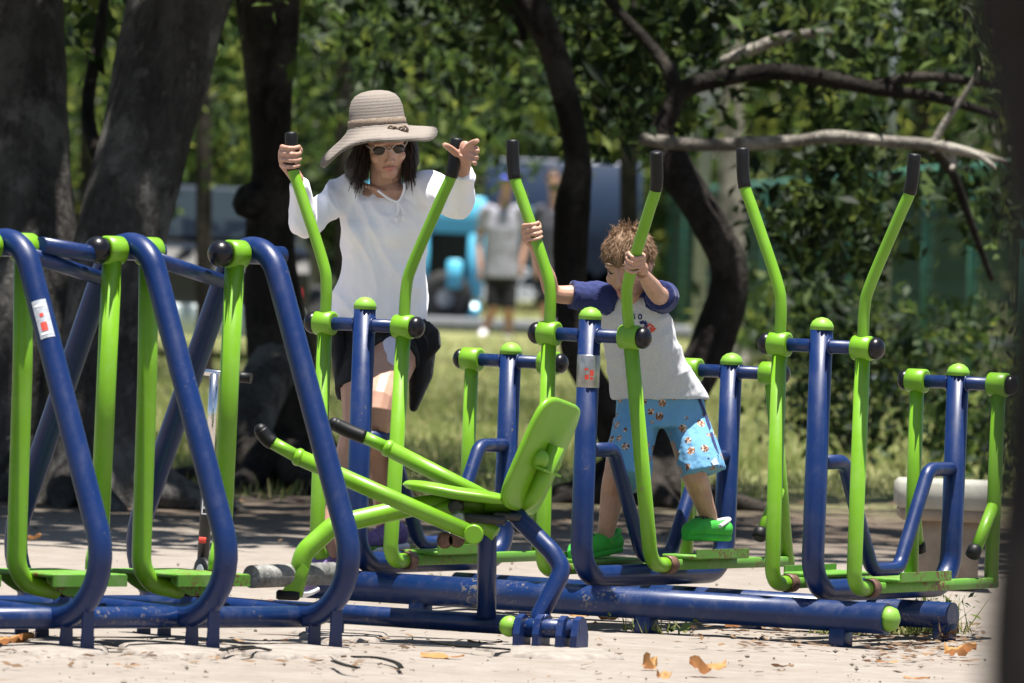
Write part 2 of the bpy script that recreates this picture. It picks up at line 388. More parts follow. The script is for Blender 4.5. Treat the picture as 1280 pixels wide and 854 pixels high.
# ------------------------------------------------------------------ foliage
def leaf_mesh(name, cen, size, mat, parent=None, off=None, droop=.35, aspect=.45):
    n = len(cen); cen = np.asarray(cen, float)
    d = RNG.normal(size=(n, 3)); d[:, 2] -= droop; d /= np.linalg.norm(d, axis=1)[:, None]
    up = RNG.normal(size=(n, 3)) * .8 + np.array([0, 0, 1.0]); sd_ = np.cross(d, up); sd_ /= np.linalg.norm(sd_, axis=1)[:, None] + 1e-9
    nr = np.cross(sd_, d); L = (size * np.clip(RNG.lognormal(-.05, .42, n), .4, 2.4))[:, None]; W = L * aspect * .5
    v = np.empty((n, 4, 3)); v[:, 0] = cen - d * L * .5; v[:, 1] = cen + sd_ * W + nr * L * .1; v[:, 2] = cen + d * L * .5; v[:, 3] = cen - sd_ * W + nr * L * .1
    return quads(name, v, mat, parent, off)
def quads(name, v, mat, parent=None, off=None):
    n = len(v); k = v.shape[1]; me = bpy.data.meshes.new(name)
    o = np.array(off if off is not None else (0, 0, 0), float); v = v - o
    me.vertices.add(n * k); me.vertices.foreach_set('co', v.reshape(-1))
    me.loops.add(n * k); me.loops.foreach_set('vertex_index', np.arange(n * k, dtype=np.int32))
    me.polygons.add(n); me.polygons.foreach_set('loop_start', np.arange(0, n * k, k, dtype=np.int32))
    me.update(calc_edges=True); me.materials.append(mat)
    ob = bpy.data.objects.new(name, me); COL.objects.link(ob)
    if parent is not None: ob.parent = parent
    elif off is not None: ob.location = off
    return ob
def clumps(box, nclump, per, sig, thin=None):
    (x0, x1), (y0, y1), (z0, z1) = box
    c = np.stack([RNG.uniform(x0, x1, nclump), RNG.uniform(y0, y1, nclump), RNG.uniform(z0, z1, nclump)], 1)
    pts = np.repeat(c, per, 0) + RNG.normal(size=(nclump * per, 3)) * np.array([sig, sig, sig * .6])
    return pts
def frame_clumps(regions, per):
    """regions: (u0,u1,v0,v1,Y0,Y1,nclump,sigma m) -> leaf centres in the crown volume"""
    out = []
    for u0, u1, v0, v1, Y0, Y1, n, sg in regions:
        for _ in range(n):
            Y = random.uniform(Y0, Y1); p = P(random.uniform(u0, u1), random.uniform(v0, v1), Y)
            q = np.array(p) + RNG.normal(size=(per, 3)) * np.array([sg, sg, sg * .55])
            out.append(q[q[:, 2] > .05])
    return np.concatenate(out)
def trunk_mesh(mb, pts, bumpy=.12, n=16, sub=7, roots=False):
    path = smooth_path([P(u, v, Y) for u, v, Y, wd in pts], sub); rad = interp([px(wd, Y) / 2 for u, v, Y, wd in pts], sub)
    mb.tube(path, rad, n, True, bumpy)
def tree(name, label, base, trunks, crown, mats, per=40, leaf=.10, group=None, extra=None, limbs=(), roots=0):
    r = wroot(name, base, label, 'tree', group)
    mb = MB()
    for t_ in trunks: trunk_mesh(mb, t_)
    if roots:
        for k in range(9):
            a = 2 * math.pi * k / 9 + random.uniform(-.25, .25); rr = roots; l = random.uniform(.8, 1.7) * rr; d = V((math.cos(a), math.sin(a), 0)); sdw = V((-d.y, d.x, 0)) * random.uniform(-.3, .3) * rr
            c0 = V((base[0], base[1], 0))
            mb.tube(smooth_path([c0 + d * rr * .35 + V((0, 0, .5 * rr)), c0 + d * rr * .9 + V((0, 0, .16 * rr)), c0 + d * (rr + l * .5) + sdw + V((0, 0, .02)), c0 + d * (rr + l) + sdw * 2 - V((0, 0, .05))], 4), interp([.30 * rr, .22 * rr, .12 * rr, .05 * rr], 4), 10, True, .15)
    mb.build('trunk', mats[0], r)
    for l_ in limbs:
        mb = MB(); trunk_mesh(mb, l_[1], .1, 10); lo = mb.build('limb', l_[0], r)
    pts = []
    if crown: pts.append(frame_clumps(crown, per))
    if pts: leaf_mesh('crown', np.concatenate(pts), leaf, mats[1], r, base)
    if extra: leaf_mesh('unseen_shade_crown', np.concatenate(extra), .34, mats[1], r, base, .2, .55)  # leaves above the view, added for the shade they cast
    return r
def shade_canopy(x0, x1, y0, y1, z0, z1, n, per=60, sg=.35):
    area = (x1 - x0) * (y1 - y0); nc = max(6, int(area * (1.8 if y0 < 43 else .8 if y0 < 55 else .28)))  # leaf density by distance, set to shade the midground and open the lawn
    return clumps(((x0, x1), (y0, y1), (z0, z1)), nc, 34, .42)
TG = 'trees of the park grove'
# tree A: thick grey trunk at the left edge
bA = G(52, 622); YA = bA.y
tree('park_tree', 'thick grey-barked tree trunk cut by the left edge of the picture', bA,
     [[(62, 632, YA, 215), (56, 575, YA, 140), (46, 480, YA, 118), (40, 300, YA + .1, 112), (32, 120, YA + .2, 106), (26, -60, YA + .3, 100), (15, -420, YA + .5, 90), (0, -900, YA + .8, 60)]],
     [(-60, 120, -120, 60, YA + 1, YA + 4, 12, .3)], (M['bark'], M['leaf']), extra=[shade_canopy(-6, -.8, 35.4, 46, 3.4, 6.5, 90)],
     roots=.42, limbs=[(M['bark'], [(26, -100, YA + .3, 60), (-60, -400, YA + 1, 45), (-200, -800, YA + 2, 20)])])
# tree B: leaning trunk with a sunlit patch
bB = G(120, 628); YB = bB.y
tree('park_tree', 'leaning grey tree trunk between the edge trunk and the dark trunk', bB,
     [[(118, 636, YB, 190), (122, 570, YB, 140), (132, 470, YB, 118), (150, 300, YB, 108), (185, 160, YB + .1, 112), (236, 0, YB + .2, 108), (285, -150, YB + .3, 95), (350, -500, YB + .6, 70), (380, -900, YB + 1, 40)]],
     [(80, 300, -200, -20, YB + 1, YB + 4, 20, .3)], (M['bark'], M['leaf']), extra=[shade_canopy(-2.0, 1.2, 36.6, 46, 3.3, 6.2, 70)],
     roots=.38, limbs=[(M['bark'], [(146, 330, YB + .1, 60), (146, 220, YB + .2, 52), (163, 90, YB + .3, 48), (182, -10, YB + .4, 44), (215, -200, YB + .6, 30)]),
            (M['bark_dark'], [(146, 240, YB + .6, 22), (110, 150, YB + 1, 18), (125, 40, YB + 1.3, 14), (135, -30, YB + 1.5, 10)])])
# tree C: dark trunk behind the woman's shoulder, with its looping root
bC = G(345, 612); YC = bC.y + .8
tree('park_tree', 'dark knobbly tree trunk with looping roots left of the woman', bC,
     [[(372, 612, YC, 150), (365, 540, YC, 92), (350, 450, YC, 82), (338, 330, YC, 62), (340, 200, YC, 50), (336, 90, YC, 66), (334, 0, YC, 84), (330, -150, YC, 90), (320, -600, YC + .5, 70), (310, -1000, YC + 1, 40)],
      [(330, 235, YC, 30), (313, 252, YC - .08, 44), (302, 262, YC - .12, 30), (297, 268, YC - .13, 8)]],
     [(230, 420, -150, 10, YC + 1, YC + 4, 20, .3)], (M['bark_dark'], M['leaf']), extra=[shade_canopy(-3, 0.6, 44, 52, 4, 7, 70)],
     roots=.34, limbs=[(M['bark'], [(352, 440, YC, 60), (325, 490, YC - .3, 66), (312, 540, YC - .5, 60), (340, 575, YC - .4, 50), (385, 590, YC - .2, 60), (415, 606, YC - .1, 40)]), (M['bark_dark'], [(334, -40, YC, 60), (280, -130, YC + .3, 40), (220, -200, YC + .6, 20)])])
# tree D/E: twin-stemmed tree behind the boy, with long low boughs to the right
bD = G(800, 630); YD = bD.y
tree('park_tree', 'spreading dark tree behind the boy with long low boughs', bD,
     [[(815, 640, YD, 150), (805, 600, YD, 105), (775, 545, YD, 60), (752, 500, YD, 40), (722, 440, YD, 38), (714, 350, YD + .1, 42), (716, 260, YD + .1, 50), (722, 200, YD + .1, 34), (706, 120, YD + .1, 32), (690, 60, YD + .1, 34), (660, 0, YD + .1, 38), (630, -60, YD + .2, 34), (560, -300, YD + .5, 24)],
      [(815, 630, YD, 110), (830, 560, YD + .1, 66), (858, 490, YD + .1, 52), (893, 420, YD + .2, 56), (912, 340, YD + .2, 48), (880, 270, YD + .2, 46), (840, 205, YD + .3, 50), (828, 165, YD + .3, 30), (845, 115, YD + .3, 24), (822, 68, YD + .4, 15), (764, 3, YD + .5, 12), (720, -60, YD + .6, 9)]],
     [(560, 880, -130, 60, YD + .6, YD + 5, 46, .22), (740, 880, 60, 170, YD + .4, YD + 2.5, 18, .16), (880, 1260, -130, 50, YD, YD + 5, 46, .22), (960, 1240, 50, 105, YD + .5, YD + 3, 12, .18),
      (1000, 1080, 105, 330, YD + 1, YD + 2.5, 26, .16), (470, 640, -80, 120, YD + 3, YD + 6, 26, .28), (1180, 1250, 200, 340, YD + 1, YD + 2, 8, .16)],
     (M['bark_dark'], M['leaf_shaded']), 42, .085, extra=[shade_canopy(0, 5, 36.8, 41.2, 3.2, 6.4, 90), shade_canopy(0, 5, 44.8, 49, 3.6, 6.4, 90)],
     roots=.32, limbs=[(M['bark_pale_sunlit'], [(800, 174, YD + .2, 16), (870, 181, YD + .1, 17), (950, 179, YD, 17), (1000, 176, YD - .05, 15), (1040, 171, YD - .1, 17), (1110, 177, YD - .15, 15), (1170, 182, YD - .2, 15), (1225, 194, YD - .25, 11), (1262, 203, YD - .3, 6)]),  # lit look of this bough is painted in as pale bark
            (M['bark_pale_sunlit'], [(1166, 182, YD - .2, 11), (1180, 155, YD - .2, 9), (1205, 120, YD - .2, 7), (1226, 84, YD - .2, 4)]),
            (M['bark_pale_sunlit'], [(1190, 190, YD - .2, 10), (1192, 205, YD - .22, 8), (1189, 212, YD - .25, 5)]),
            (M['bark_pale_sunlit'], [(1220, 192, YD - .25, 9), (1240, 206, YD - .3, 8), (1246, 211, YD - .32, 4)]),
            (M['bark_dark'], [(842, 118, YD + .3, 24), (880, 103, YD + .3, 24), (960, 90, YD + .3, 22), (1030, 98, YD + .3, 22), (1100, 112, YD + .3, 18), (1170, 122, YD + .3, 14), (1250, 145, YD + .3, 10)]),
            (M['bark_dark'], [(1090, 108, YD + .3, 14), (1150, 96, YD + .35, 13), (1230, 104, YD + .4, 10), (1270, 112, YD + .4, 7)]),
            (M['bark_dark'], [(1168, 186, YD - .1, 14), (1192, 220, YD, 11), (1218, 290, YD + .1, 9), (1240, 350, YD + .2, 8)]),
            (M['bark_pale_sunlit'], [(900, 78, YD + .6, 12), (940, 62, YD + .6, 16), (985, 46, YD + .6, 14), (1040, 40, YD + .6, 8)]),
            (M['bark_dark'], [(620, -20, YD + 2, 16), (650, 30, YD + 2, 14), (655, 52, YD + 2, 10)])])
# ---- trees farther off, all kept low enough to show leaves against the dark
def far_tree(label, u, Y, wd, regions, mat, bk='bark_dark', lf=.16, per=40, extra=None, lean=0):
    b = G(u, 250 + 16 + CAMH * FPX / Y); b = V((P(u, 400, Y).x, Y, 0))
    vb = 250 + (u - 640) * math.tan(ROLL) + CAMH * FPX / Y
    tree('park_tree', label, b, [[(u, vb + 4, Y, wd * 1.5), (u + lean * .2, vb - 60, Y, wd), (u + lean * .6, 150, Y, wd * .85), (u + lean, -60, Y, wd * .7), (u + lean * 1.4, -300, Y, wd * .35)]],
         regions, (M[bk], M[mat]), per, lf, extra=extra, group=TG)
far_tree('slim dark trunk just right of the blurred man, far behind the boy', 786, 60, 26, [(620, 860, -80, 170, 59, 66, 34, .24)], 'leaf', extra=[shade_canopy(-2, 3, 57, 68, 4, 7, 60)])
far_tree('pale straight trunk seen beyond the low boughs', 914, 82, 36, [(820, 1060, -60, 120, 80, 88, 24, .3)], 'leaf_sunlit', 'bark_pale_sunlit', .15, extra=[shade_canopy(0, 6, 76, 90, 4.5, 8, 70)])
far_tree('tree in sunlit-toned leaves between the leaning trunk and the dark trunk', 255, 66, 22, [(190, 320, -30, 205, 64, 71, 32, .24)], 'leaf_sunlit', 'bark_dark', .11, extra=[shade_canopy(-5, -1, 62, 72, 3.6, 6.5, 60)])
far_tree('leafy tree behind the straw hat', 430, 70, 24, [(370, 560, -30, 190, 68, 76, 40, .27), (520, 660, 0, 205, 64, 72, 30, .25)], 'leaf', 'bark_dark', .105, extra=[shade_canopy(-3.5, 1, 66, 78, 4, 7, 70)])
far_tree('yellow-green tree showing between the two left trunks', 108, 72, 20, [(60, 180, -30, 260, 70, 77, 32, .27)], 'leaf_sunlit', 'bark_dark', .11, extra=[shade_canopy(-6.5, -2, 66, 80, 4, 7, 50)])
far_tree('tree in sunlit-toned leaves over the green fence', 1150, 78, 26, [(1020, 1270, -60, 140, 74, 84, 40, .3)], 'leaf_sunlit', 'bark_dark', .15, extra=[shade_canopy(2, 8, 70, 84, 4.5, 8, 60)])
i = 0
for u, lab, mt in ((-60, 'far dense tree at the left edge of the background', 'leaf_shaded'), (210, 'far tree in sunlit-toned leaves behind the round road sign', 'leaf_sunlit'), (450, 'far dense tree straight behind the woman', 'leaf_shaded'),
               (690, 'far tree in sunlit-toned leaves above the blurred navy vehicle', 'leaf_sunlit'), (930, 'far tree in sunlit-toned leaves behind the middle of the green fence', 'leaf_sunlit'), (1190, 'far tree in sunlit-toned leaves at the right end of the background', 'leaf_sunlit')):
    Y = 116 + (i % 2) * 5; i += 1
    far_tree(lab, u, Y, 34, [(u - 170, u + 170, -60, 240, Y - 5, Y + 6, 56, .5), (u - 160, u + 160, 230, 385, Y - 2, Y + 6, 44, .42)], mt, 'bark_dark', .27, 44, extra=[shade_canopy(P(u, 0, Y).x - 2, P(u, 0, Y).x + 2, Y - 5, Y + 5, 4.5, 9, 40, 44, .7)])
# far wood closing the view (reads as one mass)
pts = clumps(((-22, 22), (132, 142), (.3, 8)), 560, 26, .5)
wd_ = leaf_mesh('distant_wood', pts, .55, M['leaf_shaded']); tag(wd_, 'dark distant wood closing the background behind everything', 'wood', None, 'stuff')
# shrubs at the right
def shrub(label, base_px, regions, mat, lf=.07, per=40):
    b = G(*base_px); r = wroot('shrub', b, label, 'shrub', 'shrubs under the grove')
    mb = MB()
    for k in range(7):
        a = k * .9; h = random.uniform(.4, .9)
        mb.tube(smooth_path([b, b + V((.12 * math.cos(a), .12 * math.sin(a), h * .5)), b + V((.4 * math.cos(a), .4 * math.sin(a), h))], 4), interp([.018, .012, .005], 4), 6)
    mb.build('stem', M['bark_dark'], r)
    leaf_mesh('foliage', frame_clumps(regions, per), lf, mat, r, b)
shrub('dark leafy shrub behind the right-hand handles', (1060, 575), [(1005, 1110, 350, 560, 47, 49.5, 40, .15), (1010, 1090, 240, 340, 47, 49, 8, .12)], M['leaf_shaded'])
shrub('light green shrub at the right behind the concrete stool', (1190, 590), [(1130, 1260, 400, 580, 46.5, 49.5, 38, .14)], M['leaf'])
shrub('tall shrub under the green fence, right of the spreading tree', (985, 470), [(930, 1110, 330, 440, 66, 71, 16, .22)], M['leaf'], .11)
shrub('low bush at the foot of the left trunks', (15, 600), [(-30, 40, 440, 600, 42.6, 43.4, 16, .13)], M['leaf_shaded'], .06)
# grass
def grass(name, label, n, regs, h, wd):
    out = []
    for u0, u1, v0, v1, k in regs:
        for _ in range(k):
            p = G(random.uniform(u0, u1), random.uniform(v0, v1)); out.append(p)
    b = np.array([tuple(p) for p in out]); m = len(b)
    a = RNG.uniform(0, 2 * math.pi, m); hh = h * RNG.uniform(.4, 1.3, m); sd_ = np.stack([np.cos(a), np.sin(a), np.zeros(m)], 1) * wd
    tip = b + np.stack([RNG.normal(0, .4, m) * hh, RNG.normal(0, .4, m) * hh, hh], 1)
    v = np.stack([b - sd_, b + sd_, tip], 1)
    o = quads(name, v, M['grass']); tag(o, label, 'grass', None, 'stuff')
grass('lawn_grass', 'sunlit lawn grass behind the exercise machines', 0, [(-40, 1320, 425, 520, 26000), (-40, 1320, 500, 590, 26000), (-40, 1320, 575, 625, 5000)], .075, .006)
# ================================================================== FAR THINGS
def far_car(label, u, Y, body):
    c = P(u, 300, Y); b = V((c.x, Y, 0)); r = empty('parked_car', b, 0, label, 'car')
    mb = MB(); W_ = .84
    prof = [(-.05, .28), (-.06, .75), (.05, .92), (1.0, .98), (1.7, 1.42), (3.0, 1.45), (3.9, 1.0), (4.2, .92), (4.3, .4), (4.2, .26)]
    mb.rings([[V((sx * W_ * (1 if z < .95 else .84), y, z)) for y, z in prof] for sx in (-1, -.97, .97, 1)], True, False)
    mb.build('body', body, r)
    for nm, y0, z0, y1, z1 in (('windscreen', .98, 1.0, 1.66, 1.40), ('rear_window', 3.92, 1.02, 3.06, 1.42)):
        mb = MB(); k = -.02 if nm[0] == 'w' else .02
        mb.plate([V((-.66, y0 + k, z0 + .01)), V((.66, y0 + k, z0 + .01)), V((.58, y1 + k, z1 + .01)), V((-.58, y1 + k, z1 + .01))], .02); mb.build(nm, M['glass'], r)
    mb = MB(); mb.box((0, -.08, .33), (1.62, .14, .26), None, .05); mb.build('bumper', M['silver'], r)
    for sx in (-1, 1):
        mb = MB(); mb.box((sx * .66, -.075, .56), (.24, .06, .13), None, .03); mb.build('tail_light', M['tail'], r)
        for yy in (.75, 3.45):
            mb = MB(); mb.lathe((sx * .84, yy, .31), (1, 0, 0), [(.2, -.1), (.31, -.1), (.31, .1), (.2, .1)], 16); o = mb.build('wheel', M['tyre'], r)
            mb = MB(); mb.lathe((sx * .84, yy, .31), (1, 0, 0), [(.19, -.105), (.19, .105)], 12); mb.build('rim', M['silver'], o)
far_car('dark parked car with pale bumper glimpsed between the left trunks', 262, 76, M['black'])
# road sign
b = V((P(259, 292, 100).x, 100, 0)); r = wroot('road_sign', b, 'round red and white prohibition sign on a post, blurred, far left', 'road sign')
c = P(260, 292, 100)
mb = MB(); mb.tube([b, V((b.x, 100, c.z + .1))], .03, 10); mb.build('post', M['pole'], r)
mb = MB(); mb.lathe(c + V((0, -.04, 0)), (0, 1, 0), [(.155, 0), (.155, .02)], 24); pl = mb.build('face', M['white_print'], r)
mb = MB(); mb.lathe(c + V((0, -.062, 0)), (0, 1, 0), [(.105, .0), (.155, .0), (.155, .018), (.105, .018)], 24); mb.build('ring', M['red_print'], pl)
mb = MB(); mb.box(c + V((0, -.052, 0)), (.05, .012, .12)); mb.build('symbol', M['black'], pl)
mb = MB(); mb.box(c + V((0, -.058, 0)), (.03, .012, .24), Matrix.Rotation(.8, 3, 'Y')); mb.build('slash', M['red_print'], pl)
# blue van: cab side with dark window, blue seat behind it
VY = 101.0
def vx(u): return P(u, 330, VY).x
def vz(v, u=570): return P(u, v, VY).z
b = V((vx(520), VY, 0)); r = wroot('van', b, 'bright sky-blue van with a dark door window behind the woman', 'van')
zt = vz(246); x0, x1 = vx(430), vx(604)
mb = MB()
def vslab(xa, xb, za, zb, y0=0, y1=1.9): mb.box(((xa + xb) / 2, VY + (y0 + y1) / 2, (za + zb) / 2), (xb - xa, y1 - y0, zb - za), None, .04)
vslab(x0, x1, vz(292), zt); vslab(vx(584), x1, .32, vz(292) + .02); vslab(x0, vx(536), .32, vz(292) + .02); vslab(x0 + .02, x1 - .02, .25, vz(396))
mb.build('body', M['van'], r)
mb = MB(); mb.box(((vx(536) + vx(584)) / 2, VY + .12, (vz(396) + vz(290)) / 2), (vx(584) - vx(536) + .02, .03, vz(290) - vz(396) + .02)); mb.build('door_glass', M['glass'], r)
mb = MB(); mb.box(P(568, 343, VY - .12), (px(19, VY), .1, px(36, VY)), None, .04); mb.build('wing_mirror', M['van'], r)
mb = MB(); mb.box((vx(500), VY + .9, zt + .06), (.9, 1.2, .12), None, .05); mb.build('roof_box', M['van'], r)
for u in (465, 558):
    mb = MB(); mb.lathe((vx(u), VY + .02, .31), (0, 1, 0), [(.2, -.05), (.31, -.05), (.31, .16), (.2, .16)], 18); o = mb.build('wheel', M['tyre'], r)
    mb = MB(); mb.lathe((vx(u), VY + .02, .31), (0, 1, 0), [(.10, -.06), (.10, .02)], 14); mb.build('rim', M['pole'], o)
# navy delivery truck with white lettering
TY = 104.0
b = V((P(700, 400, TY).x, TY, 0)); r = wroot('delivery_truck', b, 'navy truck side with white block lettering behind the blurred walkers', 'truck')
xa, xb = P(606, 300, TY).x, P(800, 300, TY).x
mb = MB(); mb.box(((xa + xb) / 2, TY + 1.1, 1.18), (xb - xa, 2.2, 1.45), None, .05); mb.build('body', M['navy_paint'], r)
mb = MB(); mb.box(((xa + P(700, 300, TY).x) / 2, TY - .015, .95), (P(700, 300, TY).x - xa - .03, .03, .8), None, .01); pan = mb.build('side_panel', M['teal_paint'], r)
for u in (712, 775):
    mb = MB(); mb.lathe((P(u, 400, TY).x, TY + .05, .36), (0, 1, 0), [(.2, -.05), (.36, -.05), (.36, .2), (.2, .2)], 18); mb.build('wheel', M['tyre'], r)
mb = MB(); mb.box(((xa + xb) / 2, TY + 1.0, .4), (xb - xa - .06, 1.9, .16)); mb.build('chassis', M['black'], r)
def text_mesh(name, s, size, mat, loc, parent, rot=None):
    cu = bpy.data.curves.new('t', 'FONT'); cu.body = s; cu.size = size; cu.extrude = .004; cu.align_x = 'CENTER'; cu.align_y = 'CENTER'; cu.offset = .012
    t = bpy.data.objects.new('t', cu); COL.objects.link(t); dg = bpy.context.evaluated_depsgraph_get()
    me = bpy.data.meshes.new_from_object(t.evaluated_get(dg)); bpy.data.objects.remove(t)
    mt = Matrix.Translation(V(loc) - V(parent['_w'])) @ (rot or Matrix.Rotation(math.pi / 2, 4, 'X')); me.transform(mt)
    o = bpy.data.objects.new(name, me); COL.objects.link(o); me.materials.clear(); me.materials.append(mat); o.parent = parent; return o
text_mesh('lettering', 'NSH', .21, M['white_print'], P(655, 368, TY - .05), r)
text_mesh('lettering', 'B', .26, M['white_print'], P(656, 346, TY - .05), r)
text_mesh('lettering', 'K', .24, M['white_print'], P(609, 367, TY - .05), r)
# low white wall and poles at right
b = G(980, 452); r = wroot('low_wall', b, 'low pale concrete wall beyond the lawn, right of the spreading tree', 'wall')
Yw = b.y
for u0, u1 in ((905, 958), (959, 1012), (1013, 1066)):
    mb = MB(); xa, xb = P(u0, 430, Yw).x, P(u1, 430, Yw).x; mb.box(((xa + xb) / 2, Yw, .13), (xb - xa, .3, .27), None, .02); mb.build('wall_block', M['concrete'], r)
    mb = MB(); mb.box(((xa + xb) / 2, Yw, .29), (xb - xa, .36, .05), None, .015); mb.build('coping', M['stool_top'], r)
for u, Y, wd, v0, lab in ((873, 75, 18, 60, 'grey metal lamp post behind the spreading tree'), (1105, 70, 12, 60, 'thin grey metal pole beside the green fence')):
    b = V((P(u, 400, Y).x, Y, 0)); r = wroot('lamp_post', b, lab, 'lamp post')
    mb = MB(); mb.tube([b, V((b.x, Y, 5))], [px(wd, Y) / 2, px(wd, Y) * .4], 14); mb.build('shaft', M['pole'], r)
    mb = MB(); mb.lathe(b, (0, 0, 1), [(.16, 0), (.16, .03), (.1, .06), (.09, .2)], 14); mb.build('base', M['pole'], r)
    mb = MB(); mb.tube(fillet([V((b.x, Y, 4.9)), V((b.x, Y, 5.2)), V((b.x + .8, Y, 5.3))], .2), .04, 8); mb.box((b.x + .95, Y, 5.29), (.4, .2, .1), None, .03); mb.build('lamp_arm', M['pole'], r)
# green fence receding to the right
fa, fb = P(840, 242, 114), P(1290, 206, 58)
b = V((fa.x, fa.y, 0)); r = wroot('wire_fence', b, 'green metal fence receding along the right background', 'fence')
mb = MB(); mb.tube([fa, fb], .05, 8); mb.build('top_rail', M['fence'], r)
lo = V((0, 0, .34)); mb = MB(); mb.tube([fa - lo, fb - lo], .025, 8); mb.build('middle_rail', M['fence_dk'], r)
nP = 13
for k in range(nP):
    q = fa.lerp(fb, k / (nP - 1)); mb = MB(); mb.tube([V((q.x, q.y, 0)), q], .04, 8); mb.build('post', M['fence'], r)
mb = MB()
for k in range(260):
    q = fa.lerp(fb, (k + .5) / 260); mb.box((q.x, q.y + .03, q.z / 2 + .02), (.012, .012, q.z - .05))
for k in range(1, 12):
    zz = k / 12; mb.tube([V((fa.x, fa.y + .04, fa.z * zz)), V((fb.x, fb.y + .04, fb.z * zz))], .008, 4)
o = mb.build('wire_mesh', M['fence_dk'], r); o['kind'] = 'stuff'
# blurred near tree at the right edge
NY = 7.2
b = V((P(1330, 400, NY).x, NY, 0)); r = wroot('park_tree', b, 'very near dark blurred tree trunk at the right edge', 'tree')
mb = MB()
def nx_(edge, v, rad): q = P(edge, v, NY); return V((q.x + rad, NY, q.z))
pth = [V((b.x + .02, NY, -.02)), V((b.x + .01, NY, .5))] + [nx_(e, v, rd) for e, v, rd in ((1228, 1100, .12), (1224, 854, .105), (1238, 640, .1), (1256, 420, .1), (1260, 300, .1), (1238, 130, .105), (1218, 0, .11), (1207, -150, .115))] + [V((b.x + .02, NY, 2.4)), V((b.x + .1, NY - .2, 4.6))]
rd = [.2, .14, .12, .105, .1, .1, .1, .105, .11, .115, .1, .05]
mb.tube(smooth_path(pth, 5), interp(rd, 5), 16, True, .06); mb.build('trunk', M['bark_dark'], r)
mb = MB(); mb.tube([V((b.x + .02, NY, 2.4)), V((b.x - .5, NY - .3, 3.4)), V((b.x - .9, NY - .5, 4.4))], [.07, .05, .02], 10); mb.build('limb', M['bark'], r)
leaf_mesh('crown', clumps(((b.x - 1.3, b.x + 1.8), (NY - 2.2, NY + 1.2), (3.6, 5.4)), 45, 40, .3), .1, M['leaf'], r, b)
# ================================================================== AIR WALKER (left)
AO = G(230, 812); AU = V((.682, -.73, 0))
AO = V((AO.x, AO.y, 0)) - .42 * AU + V((.062, 0, 0))
ROT_A = math.atan2(-.73, .682); SPA = .51
aw = empty('air_walker', AO, ROT_A, 'multi-seat air walker machine with blue arches and hanging green pedals at left', 'exercise machine')
TR = .0375
def arch_path():
    return fillet([V((0, 0, .10)), V((.615, 0, .10)), V((.085, 0, 1.245)), V((-.085, 0, 1.245)), V((-.615, 0, .10)), V((0, 0, .10))], [.2, .13, .13, .2], 9)
for k in (-2, -1, 0, 1):
    y = k * SPA
    mb = MB(); mb.tube([p + V((0, y, 0)) for p in arch_path()], TR, 18, False); ar = mb.build('arch', M['blue'], aw)
    for x in (.36, .46, -.36, -.46):                                   # curved foot plates clasping the tube
        mb = MB(); out = [V((x, y + .025 * s_, z)) for s_, z in ((-1.1, -.01), (1.1, -.01), (.9, .06), (.95, .10), (.75, .132), (0, .145), (-.75, .132), (-.95, .10), (-.9, .06))]
        mb.plate(out, .007); mb.build('foot_plate', M['blue'], aw)
    if k > -2:
        mb = MB(); mb.tube([V((0, y - .125, 1.225)), V((0, y + .125, 1.225))], .03, 12); mb.build('axle', M['blue'], aw)
        mb = MB(); mb.ball((0, y - .135, 1.225), .043, 16, 10); mb.build('ball_cap', M['ball'], aw)
    for sgn, kind in ((-1, 'flange'), (1, 'bend')):
        yy = y + sgn * .075
        if k == -2 and sgn < 0 or (k == 1 and sgn > 0): continue
        mb = MB()
        if kind == 'bend':
            mb.tube(fillet([V((0, yy, 1.225)), V((.015, yy, .85)), V((.02, yy, .19)), V((.025, yy + .16, .165))], [1, .11], 9), .031, 16)
        else:
            mb.tube([V((0, yy, 1.225)), V((-.012, yy, .27))], .031, 16); mb.lathe((-.012, yy, .225), (.012, 0, 1), [(.041, 0), (.041, .03), (.031, .09)], 16)
        ha = mb.build('hanging_arm', M['green'], aw)
        mb = MB(); mb.lathe((0, yy - .034, 1.225), (0, 1, 0), [(.038, 0), (.045, .004), (.045, .064), (.038, .068)], 22); mb.build('hub', M['green'], ha)
    if k < 1:                                                           # pedal between this arch and the next
        ym = y + SPA / 2 + .01
        mb = MB(); mb.box((-.02, ym, .215), (.34, .30, .012), None, .004)
        mb.box((.15, ym, .20), (.008, .30, .036)); mb.box((-.19, ym, .20), (.008, .30, .036)); ped = mb.build('pedal', M['green_pedal'], aw)
        for xx in (-.13, .1):
            mb = MB(); out = [V((xx, ym - .13 + .26 * q, .205 - .045 * math.sin(math.pi * min(1, q * 1.25)) - .012)) for q in np.linspace(0, 1, 9)]
            mb.plate([V((xx, ym + .13, .206)), V((xx, ym - .13, .206))] + out, .008); mb.build('gusset', M['green_pedal'], ped)
        for xx in (-.02, .06):
            mb = MB(); mb.lathe((xx, ym + .02, .175), (1, 0, 0), [(.02, -.03), (.034, -.03), (.034, .03), (.02, .03)], 14); mb.build('bumper_ring', M['rubber'], ped)
# rails and top braces joining the arches
for x, z0 in ((.30, .095), (-.30, .095)):
    mb = MB(); mb.tube([V((x, -2.3 * SPA, z0)), V((x, 1.12 * SPA, z0))], .034, 14); mb.build('ground_rail', M['blue_base'], aw)
mb = MB(); mb.tube([V((.05, -SPA + .1, 1.235)), V((-.03, -.02, 1.20))], .026, 12); mb.build('top_brace', M['blue'], aw)
for k in (-1, 0):
    mb = MB(); mb.tube([V((.06, k * SPA + .04, 1.205)), V((-.115, (k + 1) * SPA - .02, 1.135))], .024, 12); mb.build('top_brace', M['blue'], aw)
